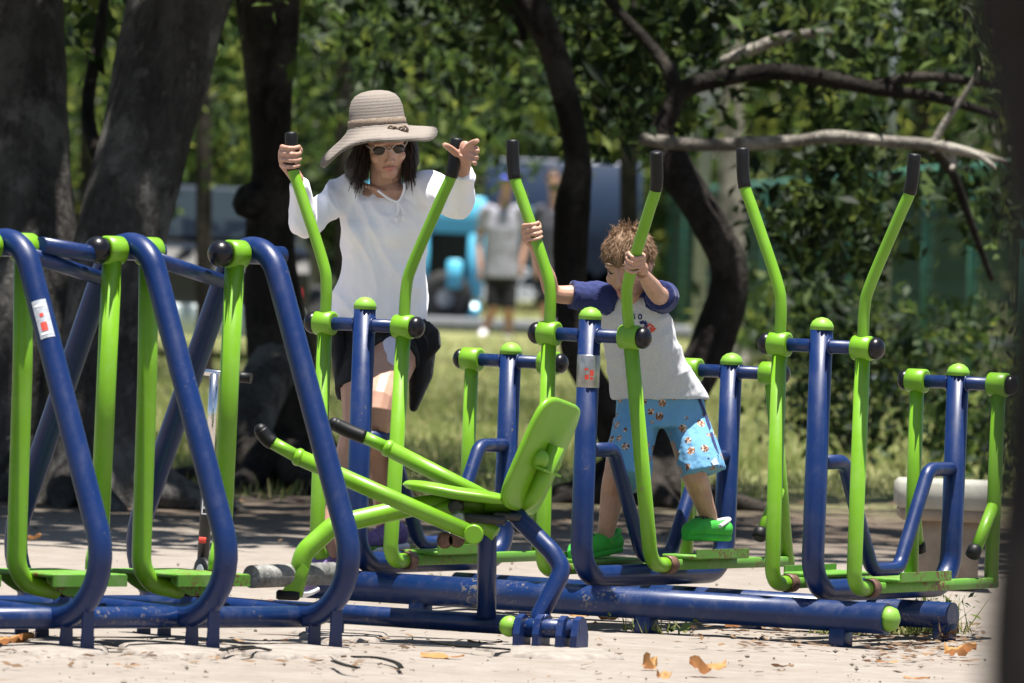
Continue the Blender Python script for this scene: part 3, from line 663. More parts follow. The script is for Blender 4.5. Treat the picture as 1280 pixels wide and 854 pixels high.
# maker's sticker on the arch that shows fully at left
def on_leg(t_, k, side=1):
    a, b_ = V((.085, 0, 1.245)), V((.615, 0, .10)); p = a.lerp(b_, t_); return p + V((0, k * SPA, 0))
sd_ = (V((.615, 0, .10)) - V((.085, 0, 1.245))).normalized()
camdir = Matrix.Rotation(-ROT_A, 3, 'Z') @ V((.05, -1, 0)); camdir = (camdir - sd_ * camdir.dot(sd_)).normalized(); tang = sd_.cross(camdir)
def wrap_patch(mb, c, ax, fw, rad, h, ang0, ang1, n=8):
    tg_ = ax.cross(fw); r1 = []
    R_ = [[c + ax * zz + (fw * math.cos(a) + tg_ * math.sin(a)) * rad for a in np.linspace(ang0, ang1, n)] for zz in (-h / 2, h / 2)]
    b0 = len(mb.v); mb.v += R_[0] + R_[1]
    for j in range(n - 1): mb.face((b0 + j, b0 + j + 1, b0 + n + j + 1, b0 + n + j))
mb = MB(); wrap_patch(mb, on_leg(.215, -1), sd_, camdir, TR + .0012, .125, -.62, .62); stk = mb.build('sticker', M['sticker'], aw)
mb = MB(); wrap_patch(mb, on_leg(.235, -1), sd_, camdir, TR + .0022, .028, -.2, .3); wrap_patch(mb, on_leg(.205, -1), sd_, camdir, TR + .0022, .012, -.1, .2); mb.build('sticker_mark', M['red_print'], stk)
mb = MB(); wrap_patch(mb, on_leg(.18, -1), sd_, camdir, TR + .0022, .006, -.45, .45); mb.build('sticker_mark', M['white_print'], stk); mb = MB(); wrap_patch(mb, on_leg(.253, -1), sd_, camdir, TR + .0022, .006, -.45, .45); mb.build('sticker_mark', M['white_print'], stk)
# ================================================================== DOUBLE SKIER ROW (centre and right)
SO = P(456.5, 378, 31.0); SO = V((SO.x, 31.0, 0)); ROT_S = math.atan2(-.43, .78); SPS = .873; SL = 1.04
sk_ = empty('ski_stepper', SO, ROT_S, 'triple ski stepper machine with blue posts and tall green handles', 'exercise machine')
RS = Matrix.Rotation(ROT_S, 3, 'Z')
def SW(x, y, z): return SO + RS @ V((x, y, z))
for yy, zz, ra, x0, x1 in ((.02, .095, .052, -.21, 2.02), (.80, .08, .046, -.05, 1.88)):
    mb = MB(); mb.tube([V((x0, yy, zz)), V((x1, yy, zz))], ra, 20); rl = mb.build('base_rail', M['blue_base'], sk_)
    for xe, dx in ((x0, -1), (x1, 1)):
        if yy > .5: continue
        mb = MB(); mb.lathe((xe, yy, zz), (dx, 0, 0), [(ra * .8, -.002), (ra * .8, .012), (ra * .7, .028), (ra * .4, .038), (.004, .042)], 18); mb.build('end_cap', M['cap'], rl)
    for xs_ in (.25, 1.12, 1.85):
        mb = MB(); mb.box((xs_, yy, .02), (.06, .07, .075), None, .008); mb.build('rail_foot', M['blue_base'], rl)
def arm_swing(p, pivot, a):                                            # swing in the local y/z plane
    q = V(p) - pivot; return pivot + V((q.x, q.y * math.cos(a) - q.z * math.sin(a), q.y * math.sin(a) + q.z * math.cos(a)))
FZ, RZ, HX = .985, .865, .155
HANDLE = {}
def pv_(p):
    q = CROT.transposed() @ (p - CPOS); return 427 - FPX * q.y / -q.z
def on_handle(k, sg, v):
    pth = [SO + RS @ p for p in HANDLE[(k, sg)]]
    for a, b_ in zip(pth, pth[1:]):
        va, vb = pv_(a), pv_(b_)
        if (va - v) * (vb - v) <= 0 and va != vb: return a.lerp(b_, (v - va) / (vb - va))
    return pth[-1]
def station(k, swl, swr, sticker=False):
    x = k * SPS
    def L(a, b_, c): return V((x + a, b_, c))
    mb = MB(); mb.tube(fillet([L(0, 0, 1.045), L(0, 0, .172), L(0, SL, .172), L(0, SL, .895)], [.12, .12], 10), TR, 18); fr = mb.build('frame', M['blue'], sk_)
    for yy, zz in ((0, 1.045), (SL, .895)):
        mb = MB(); mb.lathe(L(0, yy, zz), (0, 0, 1), [(TR + .002, -.006), (TR + .002, .008), (TR * .86, .022), (TR * .5, .032), (.003, .036)], 18); mb.build('post_cap', M['cap'], fr)
    mb = MB(); mb.tube(fillet([L(0, .02, .60), L(0, .20, .60), L(0, .44, .235), L(0, .64, .235), L(0, .84, .57), L(0, SL - .02, .57)], [.06, .07, .07, .06], 7), .0245, 14); mb.build('brace', M['blue'], sk_)
    for yy, zz in ((0, FZ), (SL, RZ)):
        mb = MB(); mb.tube([L(-HX - .03, yy, zz), L(HX + .03, yy, zz)], .0225, 14); cb = mb.build('crossbar', M['blue'], sk_)
        for dx in (-TR, TR):
            mb = MB(); mb.tube([L(dx * (.93 + .06 * random.random()), yy + .0245 * math.cos(a), zz + .0245 * math.sin(a)) for a in np.linspace(0, 2 * math.pi, 25)], [.0035 + .0012 * random.random() for _ in range(25)], 6, False); mb.build('weld_bead', M['blue'], cb)
    for sg, sw in ((-1, swl), (1, swr)):
        pv = L(sg * HX, 0, FZ)
        up = [pv, pv + V((0, 0, .13)), pv + V((sg * .02, 0, .215)), pv + V((sg * .115, 0, .44)), pv + V((sg * .152, 0, .53)), pv + V((sg * .162, 0, .64))]
        up = [arm_swing(p, pv, sw) for p in up]
        mb = MB(); sp_ = smooth_path(up, 6); HANDLE[(k, sg)] = sp_; cut = int(len(sp_) * .80)
        mb.tube(sp_[:cut + 1], .0198, 14)
        dn = [pv, pv + V((0, 0, -.797)), pv + V((0, .12, -.797))]; dn = [arm_swing(p, pv, sw) for p in dn]
        dn[2] = V((dn[2].x, dn[1].y + .12, dn[1].z + .0))
        mb.tube(fillet(dn, [.09], 9), .0255, 16); arm = mb.build('handle_arm', M['green'], sk_)
        mb = MB(); gp = sp_[cut - 1:]; ge = (gp[-1] - gp[-2]).normalized(); gp = gp + [gp[-1] + ge * .006, gp[-1] + ge * .009]; mb.tube(gp, [.0218] * (len(gp) - 2) + [.020, .012], 16); mb.build('grip', M['rubber'], arm)
        mb = MB(); mb.lathe(pv + V((-.036, 0, 0)), (1, 0, 0), [(.034, 0), (.041, .004), (.041, .068), (.034, .072)], 22); mb.build('hub', M['green'], arm)
        mb = MB(); mb.ball(pv + V((sg * .048, 0, 0)), (.03, .037, .037), 16, 10); mb.build('ball_cap', M['ball'], sk_)
        j = V((pv.x, dn[2].y, dn[2].z))                                # start of the pedal bar
        pr = L(sg * HX, SL, RZ); rl_ = RZ - .19
        ry = SL + math.sin(-sw * -1) * rl_ * (1 if sw > 0 else 1) * .95; swr_ = sw * .98
        re = arm_swing(pr + V((0, 0, -rl_)), pr, swr_)
        mb = MB()
        mb.tube(fillet([pr, pr.lerp(re, .62), re], [.3]), .0245, 16)
        rear = mb.build('rear_arm', M['green'], sk_)
        mb = MB(); mb.lathe(pr + V((-.036, 0, 0)), (1, 0, 0), [(.034, 0), (.041, .004), (.041, .068), (.034, .072)], 22); mb.build('hub', M['green'], rear)
        mb = MB(); mb.ball(pr + V((sg * .046, 0, 0)), (.026, .035, .035), 14, 8); mb.build('ball_cap', M['ball'], sk_)
        m0 = pr.lerp(re, .60); m1 = m0 + V((0, -.13 if sg > 0 else .05, -.16))
        mb = MB(); mb.tube([m0, m1], .021, 12); st = mb.build('stop_tube', M['green'], rear)
        mb = MB(); mb.lathe(m1 + V((0, 0, .012)), (m1 - m0), [(.022, 0), (.026, .01), (.026, .035), (.018, .04)], 14); mb.build('rubber_stop', M['rubber'], rear)
        e = re + V((0, .03, .0)); d = (e - j); ln = d.length; ang = math.atan2(d.z, d.y); rt = Matrix.Rotation(ang, 3, 'X')
        mb = MB(); mb.tube([j - d.normalized() * .02, j + d.normalized() * .03], .031, 14); mb.build('clamp', M['rust'], arm)
        mb = MB(); mb.box((j + e) / 2, (.034, ln, .036), rt, .006); mb.build('pedal_bar', M['green_pedal'], arm)
        pc = j.lerp(e, .30) + V((0, 0, .026)); mb = MB(); mb.box(pc, (.13, .40, .014), rt, .006)
        mb.box(pc + rt @ V((sg * .065, 0, .012)), (.006, .38, .03), rt); mb.build('pedal', M['green_pedal'], arm)
    if sticker:
        fw = (RS.transposed() @ V((.02, -1, 0))).normalized(); ax = V((0, 0, 1))
        mb = MB(); mb.lathe(L(0, 0, .81), (0, 0, 1), [(TR + .0005, 0), (TR + .0018, .002), (TR + .0018, .108), (TR + .0005, .11)], 20); st = mb.build('sticker', M['steel'], fr)
        mb = MB()
        for dz, hh, a0, a1 in ((.845, .016, -.3, .05), (.86, .02, .1, .45), (.842, .01, .15, .4), (.872, .008, -.35, -.05)): wrap_patch(mb, L(0, 0, dz), ax, fw, TR + .003, hh, a0, a1)
        mb.build('sticker_mark', M['red_print'], st)
SWING = [(0.0, -.045), (.02, .27), (.015, .0)]
for k, (a, b_) in enumerate(SWING): station(k, a, b_, k == 1)
# ================================================================== SEATED ROWER (centre)
LY = 29.25
lo_ = G(650, 800); lr = wroot('rowing_bench', V((P(600, 760, LY).x, LY, 0)), 'seated rowing machine with green plastic seat and backrest', 'exercise machine')
mb = MB(); mb.tube([P(340, 762, 29.42), P(664, 783, 29.2)], .032, 16); mb.build('base_rail', M['blue_base'], lr)
mb = MB(); mb.ball(P(338, 763, 29.42), .036, 14, 9); mb.build('end_ball', M['rust'], lr)
for u in (385, 428):
    q = P(u, 775, 29.38); mb = MB(); mb.box((q.x, q.y, .03), (.012, .09, .075)); mb.build('foot_plate', M['blue_base'], lr)
mb = MB(); mb.tube([P(640, 784, 29.06), P(728, 787, 29.0)], .031, 16); ft = mb.build('end_foot', M['blue_base'], lr)
mb = MB(); mb.ball(P(637, 783, 29.06), .034, 16, 10); mb.build('end_ball', M['cap'], lr)
for u0 in (652, 676, 705, 724):
    q = P(u0, 790, 29.03 if u0 < 690 else 29.0); mb = MB()
    mb.plate([V((q.x - .018, q.y - .05, -.01)), V((q.x + .02, q.y + .05, -.01)), V((q.x + .02, q.y + .05, .05)), V((q.x + .012, q.y + .03, .1)), V((q.x, q.y, .112)), V((q.x - .012, q.y - .03, .1)), V((q.x - .018, q.y - .05, .05))], .022); mb.build('foot_plate', M['blue'], lr)
mb = MB(); mb.tube([P(608, 772, 29.2), P(609, 672, 29.2), P(606, 648, 29.2)], .031, 16); mb.build('post', M['blue'], lr)
mb = MB(); mb.tube(fillet([P(684, 780, 29.04), P(672, 775, 29.06), P(704, 712, 29.1), P(690, 690, 29.12), P(652, 652, 29.18), P(644, 642, 29.2)], [.02, .1, .12, .03], 7), .03, 16); mb.build('curved_post', M['blue'], lr)
mb = MB(); mb.tube(fillet([P(366, 744, 29.12), P(380, 690, 29.12), P(418, 656, 29.15), P(540, 628, 29.25), P(618, 632, 29.25)], [.08, .12, .5], 8), .0315, 16); mb.plate([P(350, 742, 29.1), P(372, 742, 29.1), P(386, 712, 29.1), P(378, 704, 29.1)], .03); mb.build('foot_lever', M['green'], lr)
mb = MB(); mb.box(P(360, 744, 29.12), (.075, .08, .03), None, .01); mb.build('lever_pad', M['rubber'], lr)
mb = MB(); ra_, rb_ = P(314, 721, 28.98), P(416, 717, 29.28); mb.tube([ra_, rb_], .037, 20); mb.build('foot_roller', M['grey_roller'], lr)
def row_arm(pts, tip, Y, d):
    a = MB(); q = [P(u, v, Y) for u, v in pts]
    a.tube([q[0], q[1]], .0205, 14); a.tube([q[1], q[2]], .0265, 14); a.lathe(q[1], q[2] - q[1], [(.0215, -.012), (.029, -.002), (.029, .008), (.0265, .012)], 14); o = a.build('pull_arm', M['green'], lr)
    a = MB(); a.tube(smooth_path([P(u, v, Y) for u, v in tip], 5), .023, 14); a.ball(P(*tip[-1], Y), .022, 12, 6); a.build('grip', M['rubber'], o)
    a = MB(); a.lathe(q[2] + V((0, -.03, 0)), (0, 1, 0), [(.028, 0), (.032, .005), (.032, .055), (.028, .06)], 16); a.build('pivot', M['green'], o)
row_arm([(338, 552), (372, 571), (592, 668)], [(341, 554), (333, 548), (326, 538)], 29.02, 0)
row_arm([(452, 545), (484, 560), (640, 640)], [(456, 547), (436, 539), (418, 530)], 29.5, 0)
for u, v, m_ in ((574, 648, 'steel'), (571, 675, 'rust'), (570, 633, 'black'), (556, 676, 'rust')):
    mb = MB(); mb.lathe(P(u, v, 29.16), (0, 1, 0), [(.012, 0), (.026, 0), (.026, .10), (.012, .10)], 14); mb.build('pivot_bolt', M[m_], lr)
mb = MB(); mb.box(P(607, 648, 29.2), (.13, .13, .03), Matrix.Rotation(.05, 3, 'Y'), .008); mb.box(P(588, 660, 29.22), (.05, .09, .08), None, .01); mb.box(P(634, 645, 29.2), (.09, .12, .025), Matrix.Rotation(.05, 3, 'Y'), .008); mb.build('mount', M['black'], lr)
mb = MB(); mb.tube([P(535, 645, 29.22), P(560, 634, 29.22), P(620, 668, 29.18)], .026, 12); mb.build('linkage', M['green'], lr)
# moulded seat
def slab(outline, thick_pts, name, mat, sag=0):
    m = MB(); return m
sc = P(572, 616, 29.22)
def seat_ring(zo, k):
    pts = []
    for j in range(40):
        a = 2 * math.pi * j / 40; ca, sa = math.cos(a), math.sin(a); e = 2 / 3.4
        X_ = math.copysign(abs(ca) ** e, ca) * .178 * k; Y_ = math.copysign(abs(sa) ** e, sa) * .175 * k
        dish = -.016 * math.cos(math.pi * Y_ / .36) * (zo > 0) - .012 * (X_ / .18) + .012 * max(0, -X_ / .18)
        pts.append(sc + V((X_, Y_, zo + dish + X_ * -.02)))
    return pts
mb = MB(); mb.rings([seat_ring(-.018, .8), seat_ring(-.015, .93), seat_ring(-.006, 1.0), seat_ring(.008, 1.0), seat_ring(.015, .97), seat_ring(.016, .88), seat_ring(.010, .5), seat_ring(.007, .1)]); mb.build('seat', M['green'], lr)
bu = (P(706, 505, 29.22) - P(648, 636, 29.22)).normalized(); bw = V((.44, 1, -.02)).normalized(); bw = (bw - bu * bw.dot(bu)).normalized(); bn = bu.cross(bw).normalized()
bc = P(678, 571, 29.2)
def br_ring(n_, k, kk=1.0):
    pts = []
    for j in range(44):
        a = 2 * math.pi * j / 44; ca, sa = math.cos(a), math.sin(a); e = 2 / 5.0
        X_ = math.copysign(abs(ca) ** e, ca) * .175 * k; Y_ = math.copysign(abs(sa) ** e, sa) * .195 * kk * (k if kk == 1 else 1)
        pts.append(bc + bw * X_ + bu * Y_ + bn * (n_ + .010 * (X_ / .17) ** 2))
    return pts
mb = MB(); mb.rings([br_ring(-.011, .3), br_ring(-.012, .93), br_ring(-.009, .985), br_ring(0, 1.0), br_ring(.009, .985), br_ring(.011, .94), br_ring(.008, .3)]); bk = mb.build('backrest', M['green'], lr)
mb = MB(); mb.tube(fillet([sc + V((.09, 0, -.03)), sc + V((.20, .0, -.035)), bc - bu * .13 - bn * .03, bc + bu * .05 - bn * .028], [.06, .08], 7), .028, 14); mb.build('back_bracket', M['green'], bk)
for s_ in (-1, 1):
    mb = MB(); mb.ball(bc + bw * (.055 * s_) - bu * .01 + bn * .012, (.03, .03, .03), 14, 9); mb.build('boss', M['green'], bk)
    mb = MB(); mb.ball(bc + bw * (.055 * s_) - bu * .01 - bn * .014, (.034, .034, .034), 14, 9); mb.build('boss', M['green'], bk)
mb = MB(); mb.box(bc - bu * .035 - bn * .03, (.16, .05, .008), Matrix((bw, bn, bu)).transposed()); mb.build('rib', M['green'], bk)
mb = MB(); mb.box(bc - bu * .035 + bn * .03, (.16, .05, .008), Matrix((bw, bn, bu)).transposed()); mb.build('rib', M['green'], bk)
# ================================================================== CONCRETE STOOL, SCOOTER
b = G(1180, 735); Ys = b.y
r = wroot('concrete_stool', b, 'pale concrete stool on a brown pedestal behind the right machine end', 'stool')
zt = P(1180, 600, Ys).z; wd = px(130, Ys)
mb = MB(); mb.box((b.x, Ys, zt - .055), (wd, wd, .11), None, .03); mb.build('seat', M['stool_top'], r)
mb = MB(); mb.box((b.x, Ys, zt - .13), (wd * .93, wd * .93, .05), None, .02); mb.build('seat_base', M['stool_leg'], r)
mb = MB(); mb.box((b.x, Ys, (zt - .15) / 2), (wd * .62, wd * .62, zt - .15), None, .02); mb.build('pedestal', M['stool_leg'], r)
KYs = 32.6
b = V((P(258, 720, KYs).x, KYs, 0)); r = wroot('kick_scooter', b, 'folding kick scooter with black lettered stem standing behind the air walker', 'scooter')
top = P(268, 468, KYs); neck = P(253, 715, KYs)
mid = top.lerp(neck, .42)
mb = MB(); mb.tube([top, mid], .0165, 12); mb.build('upper_stem', M['chrome'], r)
mb = MB(); mb.tube([mid, neck], .022, 14); st = mb.build('lower_stem', M['black'], r)
for t_, a_ in ((.0, .027), (.08, .02)):
    mb = MB(); q = mid.lerp(neck, t_); mb.lathe(q, neck - mid, [(a_, 0), (a_, .03)], 14); mb.build('collar', M['black'], st)
hb = P(258, 464, KYs); hc = P(312, 472, KYs - .02)
mb = MB(); mb.tube([P(226, 461, KYs + .05), hc], .013, 12); hbar = mb.build('handlebar', M['chrome'], r)
for a_, c_ in ((P(290, 470, KYs), P(314, 473, KYs - .02)), (P(226, 461, KYs + .05), P(244, 463, KYs + .03))):
    mb = MB(); mb.tube([a_, c_], .019, 12); mb.build('grip', M['rubber'], hbar)
ax_ = (neck - mid).normalized(); fw = V((.1, -1, 0)); fw = (fw - ax_ * fw.dot(ax_)).normalized(); sx_ = ax_.cross(fw)
for q_ in range(3):                                                     # white bracket lettering running down the stem
    c = P(256.5 + .6 * (1 - q_), 622 + 8.5 * q_ , KYs) + fw * .0225; mb = MB()
    for o_, s_ in ((V((0, 0, 0)) + ax_ * -.011, (.026, .0035)), (V((0, 0, 0)) + ax_ * .009, (.026, .0035)), (sx_ * .011, (.0035, .02))):
        rot = Matrix((sx_, fw, ax_)).transposed(); mb.box(c + o_, (s_[0], .003, s_[1]), rot)
    mb.build('lettering', M['white_print'], st)
mb = MB(); c = P(252.5, 675, KYs) + fw * .0225; mb.box(c, (.026, .003, .022), Matrix((sx_, fw, ax_)).transposed(), .001); mb.build('badge', M['red_print'], st)
deck0, deck1 = P(254, 735, KYs), P(175, 742, KYs + .45)
mb = MB(); d = (deck1 - deck0); mb.box((deck0 + deck1) / 2 + V((0, 0, .02)), (d.length * .95, .1, .02), d.to_track_quat('X', 'Z').to_matrix(), .006); mb.build('deck', M['black'], r)
mb = MB(); mb.tube([neck, V((deck0.x, deck0.y - .02, .06))], .02, 10); mb.build('fork', M['black'], r)
for q in (V((deck0.x, deck0.y - .05, .055)), V((deck1.x, deck1.y, .055))):
    mb = MB(); mb.lathe(q, V((d.y, -d.x, 0)), [(.03, -.013), (.055, -.013), (.055, .013), (.03, .013)], 18); wl = mb.build('wheel', M['rubber'], r)
    mb = MB(); mb.lathe(q, V((d.y, -d.x, 0)), [(.03, -.015), (.03, .015)], 12); mb.build('rim', M['silver'], wl)
# ================================================================== PEOPLE
def limb(mb, pts, rad, n=14, sub=5): mb.tube(smooth_path(pts, sub), interp(rad, sub), n)
def axes(r, f):
    f = V(f).normalized(); r = V(r); r = (r - f * r.dot(f)).normalized(); u = r.cross(f)
    if u.z < 0: u = -u
    return r, f, u
def rot_of(r, f, u): return Matrix((r, f, u)).transposed()
def head(mb, c, r, f, u, k=1.0):
    R_ = rot_of(r, f, u)
    def at(a, b_, z): return c + (r * a + f * b_ + u * z) * k
    def e(p, q, m=10): mb.ball(at(*p), V(q) * k, 18, m, R_)
    e((0, -.012, .025), (.074, .094, .088), 14)             # cranium
    e((0, .018, -.012), (.064, .074, .088), 14)             # face
    e((0, .045, -.082), (.036, .034, .030))                 # chin
    e((0, .01, -.06), (.056, .062, .045))                   # jaw
    for s_ in (-1, 1):
        e((s_ * .036, .062, -.022), (.024, .022, .022))     # cheeks
        e((s_ * .030, .074, .032), (.022, .014, .010))      # brow
        e((s_ * .072, -.012, -.005), (.010, .018, .028))    # ears
        e((s_ * .011, .094, -.030), (.008, .010, .007))     # nostrils
    mb.tube([at(0, .082, .022), at(0, .094, .0), at(0, .106, -.022), at(0, .096, -.033)], [.008 * k, .009 * k, .011 * k, .006 * k], 10)
    mb.tube([at(-.02, .081, -.056), at(0, .090, -.054), at(.02, .081, -.056)], [.005 * k, .008 * k, .005 * k], 8)
    return at
def lips(at, parent, k=1.0):
    mb = MB()
    mb.tube([at(-.024, .080, -.056), at(-.008, .0935, -.0525), at(0, .095, -.0535), at(.008, .0935, -.0525), at(.024, .080, -.056)], [.002 * k, .0042 * k, .004 * k, .0042 * k, .002 * k], 8)
    mb.tube([at(-.022, .080, -.058), at(0, .094, -.0625), at(.022, .080, -.058)], [.002 * k, .0055 * k, .002 * k], 8); mb.build('lips', M['lips'], parent)
def fist(mb, c, a, w, side, rt, wrist, k=1.0, wr=.024):
    a = V(a).normalized(); w = V(w); w = (w - a * w.dot(a)).normalized(); s2 = a.cross(w)
    if s2.dot(V(side)) < 0: s2 = -s2
    for i, (L_, rr) in enumerate(((215, .0084), (232, .0089), (222, .0086), (200, .0075))):
        h = (1.5 - i) * .0212 * k; R0 = rt + rr * k
        pts = []
        for q in range(8):
            th = math.radians(-5 + (L_ + 5) * q / 7); ro = R0 * (1 + .22 * max(0, math.cos(th * 3)) * (.3 < th < 2.6)); pts.append(c + a * (h + .004 * math.sin(q)) + (w * math.cos(th) + s2 * math.sin(th)) * ro)
        mb.tube(pts, [rr * k * q for q in (1.1, 1.12, 1.08, 1.0, 1.06, .98, .92, .7)], 10)
    pc = c + w * (rt + .012 * k)
    mb.ball(pc, V((.017, .026, .043)) * k, 14, 10, rot_of(w, s2, a))
    mb.ball(c + w * (rt + .004 * k) - s2 * .012 * k - a * .012 * k, V((.017, .02, .028)) * k, 12, 8, rot_of(w, s2, a))
    th_ = []
    for q in range(6):
        an = math.radians(-25 - 130 * q / 5); th_.append(c + a * (-.006 + .032 * q / 5) * k + (w * math.cos(an) + s2 * math.sin(an)) * (rt + .0105 * k))
    mb.tube(th_, [r_ * k for r_ in (.014, .0125, .0115, .0105, .010, .0075)], 10)
    limb(mb, [pc - a * .015 * k, pc.lerp(wrist, .5) + w * .004, wrist], [.024 * k, wr, wr * .95], 12, 4)
def strands(name, mat, parent, roots, dirs, length, wdt, grav, off, flow=None, seg=3, curl=.3):
    n = len(roots); p = np.array([tuple(q) for q in roots], float); d = np.array([tuple(q) for q in dirs], float)
    L = length * RNG.uniform(.7, 1.25, n)[:, None] / seg; out = []
    sd_ = np.cross(d, RNG.normal(size=(n, 3))); sd_ /= np.linalg.norm(sd_, axis=1)[:, None] + 1e-9
    for j in range(seg):
        d2 = d + grav * (j + 1) / seg * np.array([0, 0, -1.0]) + RNG.normal(size=(n, 3)) * curl * .3
        d2 /= np.linalg.norm(d2, axis=1)[:, None]; q = p + d2 * L
        w0 = wdt * (1 - .75 * j / seg) * .5; w1 = wdt * (1 - .75 * (j + 1) / seg) * .5
        out.append(np.stack([p - sd_ * w0, p + sd_ * w0, q + sd_ * w1, q - sd_ * w1], 1)); p, d = q, d2
    return quads(name, np.concatenate(out), mat, parent, off)
def decal(obj, root, polys, mat, name, parent=None, lift=.0025):
    """lays small flat print pieces on the real surface of a garment"""
    off = V(root['_w']); mb = MB()
    for pts in polys:
        ids = []
        for u, v in pts:
            d = (P(u, v, 30) - CPOS).normalized(); ok, hit, nr, _ = obj.ray_cast(CPOS - off, d)
            if ok: mb.v.append(hit + off + nr * lift); ids.append(len(mb.v) - 1)
        if len(ids) >= 3: mb.face(ids, False)
    if mb.f: return mb.build(name, mat, parent or root)
def rnd_poly(u, v, r, n=9, j=.35): return [(u + r * (1 + random.uniform(-j, j)) * math.cos(2 * math.pi * i / n), v + r * (1 + random.uniform(-j, j)) * math.sin(2 * math.pi * i / n)) for i in range(n)]
def shoe(heel, toe, parent, ul, sl, k=1.0, name='shoe', wid=.046, clog=False, ank=None):
    d = toe - heel; L_ = d.length; d.normalize(); sdv = d.cross(V((0, 0, 1))).normalized(); up = sdv.cross(d)
    mb = MB(); prof = ((0, .6, .05, .052), (.06, .78, .075, .062), (.2, .85, .088, .066), (.38, .88, .078, .058), (.55, 1.0, .062, .05), (.75, 1.05, .050, .042), (.9, .85, .042, .034), (1.0, .45, .026, .024))
    if clog: prof = ((-.03, .55, .05, 0), (.02, .9, .072, 0), (.18, 1.0, .068, 0), (.38, 1.04, .078, 0), (.55, 1.15, .086, 0), (.75, 1.2, .078, 0), (.92, 1.0, .058, 0), (1.02, .55, .032, 0))
    mb.loft([(heel + d * (t_ * L_) + up * (h * k * .5 + .012 * k), sdv * wid * w_ * k, up * h * k * .52) for t_, w_, h, _ in prof], 18, 2.3)
    if ank is not None and not clog: limb(mb, [heel + d * L_ * .2 + up * .05 * k, ank], [.042 * k, .036 * k])
    o = mb.build(name, ul, parent, None, .006 * k, 3)
    mb = MB(); mb.loft([(heel + d * (t_ * L_) + up * (.014 if clog else .004) * k, sdv * wid * w_ * (1.0 if clog else 1.06) * k, up * (.017 if clog else .012) * k) for t_, w_, h, _ in ((-.03, .5, 0, 0), (.02, .8, 0, 0), (.2, .9, 0, 0), (.5, 1.0, 0, 0), (.75, 1.1, 0, 0), (.93, .85, 0, 0), (1.03, .4, 0, 0))], 16, 3); mb.build('sole', sl, o)
    return o, d, sdv, up
# ------------------------------------------------------------------ woman
wb = P(470, 700, 31.3); wb = V((wb.x, wb.y, 0))
wo = wroot('person', wb, 'woman in wide straw hat and white long-sleeved top on the ski stepper', 'person')
r_, f_ = V((.95, -.31, 0)), V((-.31, -.95, 0))
hc = P(482, 180, 31.28); hr, hf, hu = axes((.96, -.06, .05), (.17, -.93, -.36))
mb = MB(); at = head(mb, hc, hr, hf, hu, 1.0)
limb(mb, [hc - hu * .05 - hf * .01, P(482, 232, 31.36), P(482, 262, 31.40)], [.056, .056, .075])
mb.loft([(P(481, 235, 31.39), r_ * .075, f_ * .055), (P(481, 245, 31.39), r_ * .11, f_ * .072), (P(481, 290, 31.42), r_ * .135, f_ * .09), (P(478, 350, 31.46), r_ * .12, f_ * .085), (P(475, 410, 31.5), r_ * .15, f_ * .1), (P(475, 440, 31.5), r_ * .14, f_ * .09)], 18)
mb.loft([(P(483, 228, 31.33), r_ * .052, f_ * .03), (P(488, 238, 31.315), r_ * .055, f_ * .034), (P(492, 247, 31.31), r_ * .032, f_ * .03), (P(495, 254, 31.315), r_ * .010, f_ * .02)], 14)
for s_ in (-1, 1): mb.tube([P(488 + s_ * 6, 240, 31.285), P(485 + s_ * 30, 231, 31.33)], [.007, .009], 8)         # collar bones
lsh, lel, lwr = P(432, 241, 31.40), P(379, 281, 31.26), P(373, 226, 31.19)
rsh, rel, rwr = P(536, 236, 31.32), P(574, 254, 31.08), P(579, 214, 30.92)
limb(mb, [lsh, lel, lel.lerp(lwr, .6), lwr], [.038, .030, .024, .024]); limb(mb, [rsh, rel, rel.lerp(rwr, .6), rwr], [.038, .030, .024, .024])
gl0, gl1 = SW(-HX - .145, 0, FZ + .50), SW(-HX - .162, 0, FZ + .63)
gc = P(372, 196, gl0.y)
fist(mb, on_handle(0, -1, 196), V((-.1, 0, 1)), V((-.75, .62, 0)), V((0, -1, 0)), .0218, lwr, 1.0)
# open hand by the right grip
pm = P(581, 190, 30.86); pr_ = V((.9, -.4, .1)).normalized(); pf_ = V((.25, -.5, -.6)).normalized()
limb(mb, [rwr, P(580, 202, 30.89), pm], [.024, .027, .026])
mb.ball(pm, V((.030, .015, .038)), 14, 9, rot_of(*axes((.9, -.35, 0), (.3, .9, .1))))
for i, pts in enumerate(([(586, 182), (592, 178), (597, 176)], [(589, 187), (595, 186), (597, 190)], [(588, 193), (594, 194), (596, 198)], [(587, 199), (592, 201), (594, 205)])):
    q = [P(u, v, 30.85 - .028 * (j + 1)) for j, (u, v) in enumerate(pts)]; mb.tube(smooth_path([pm.lerp(q[0], .3)] + q, 4), interp([.012, .0112, .0102, .008], 4), 10)
q = [P(575, 196, 30.87), P(566, 188, 30.84), P(559, 183, 30.80), P(555, 181, 30.78)]; mb.tube(smooth_path(q, 4), interp([.014, .0125, .011, .008], 4), 10)
lhip, lkn, lan = P(456, 432, 31.5), P(448, 530, 31.32), P(410, 686, 31.14)
rhip, rkn, ran = P(498, 432, 31.48), P(471, 512, 31.12), P(482, 650, 31.44)
for hp, kn, an in ((lhip, lkn, lan), (rhip, rkn, ran)):
    cal = kn.lerp(an, .32) + V((.0, .03, 0)); limb(mb, [hp, hp.lerp(kn, .5) + V((0, -.01, .01)), kn, cal, kn.lerp(an, .7), an, an - V((0, 0, .03))], [.088, .078, .056, .055, .042, .034, .034])
body = mb.build('body', M['skin'], wo, None, .003, 1)
lips(at, wo)
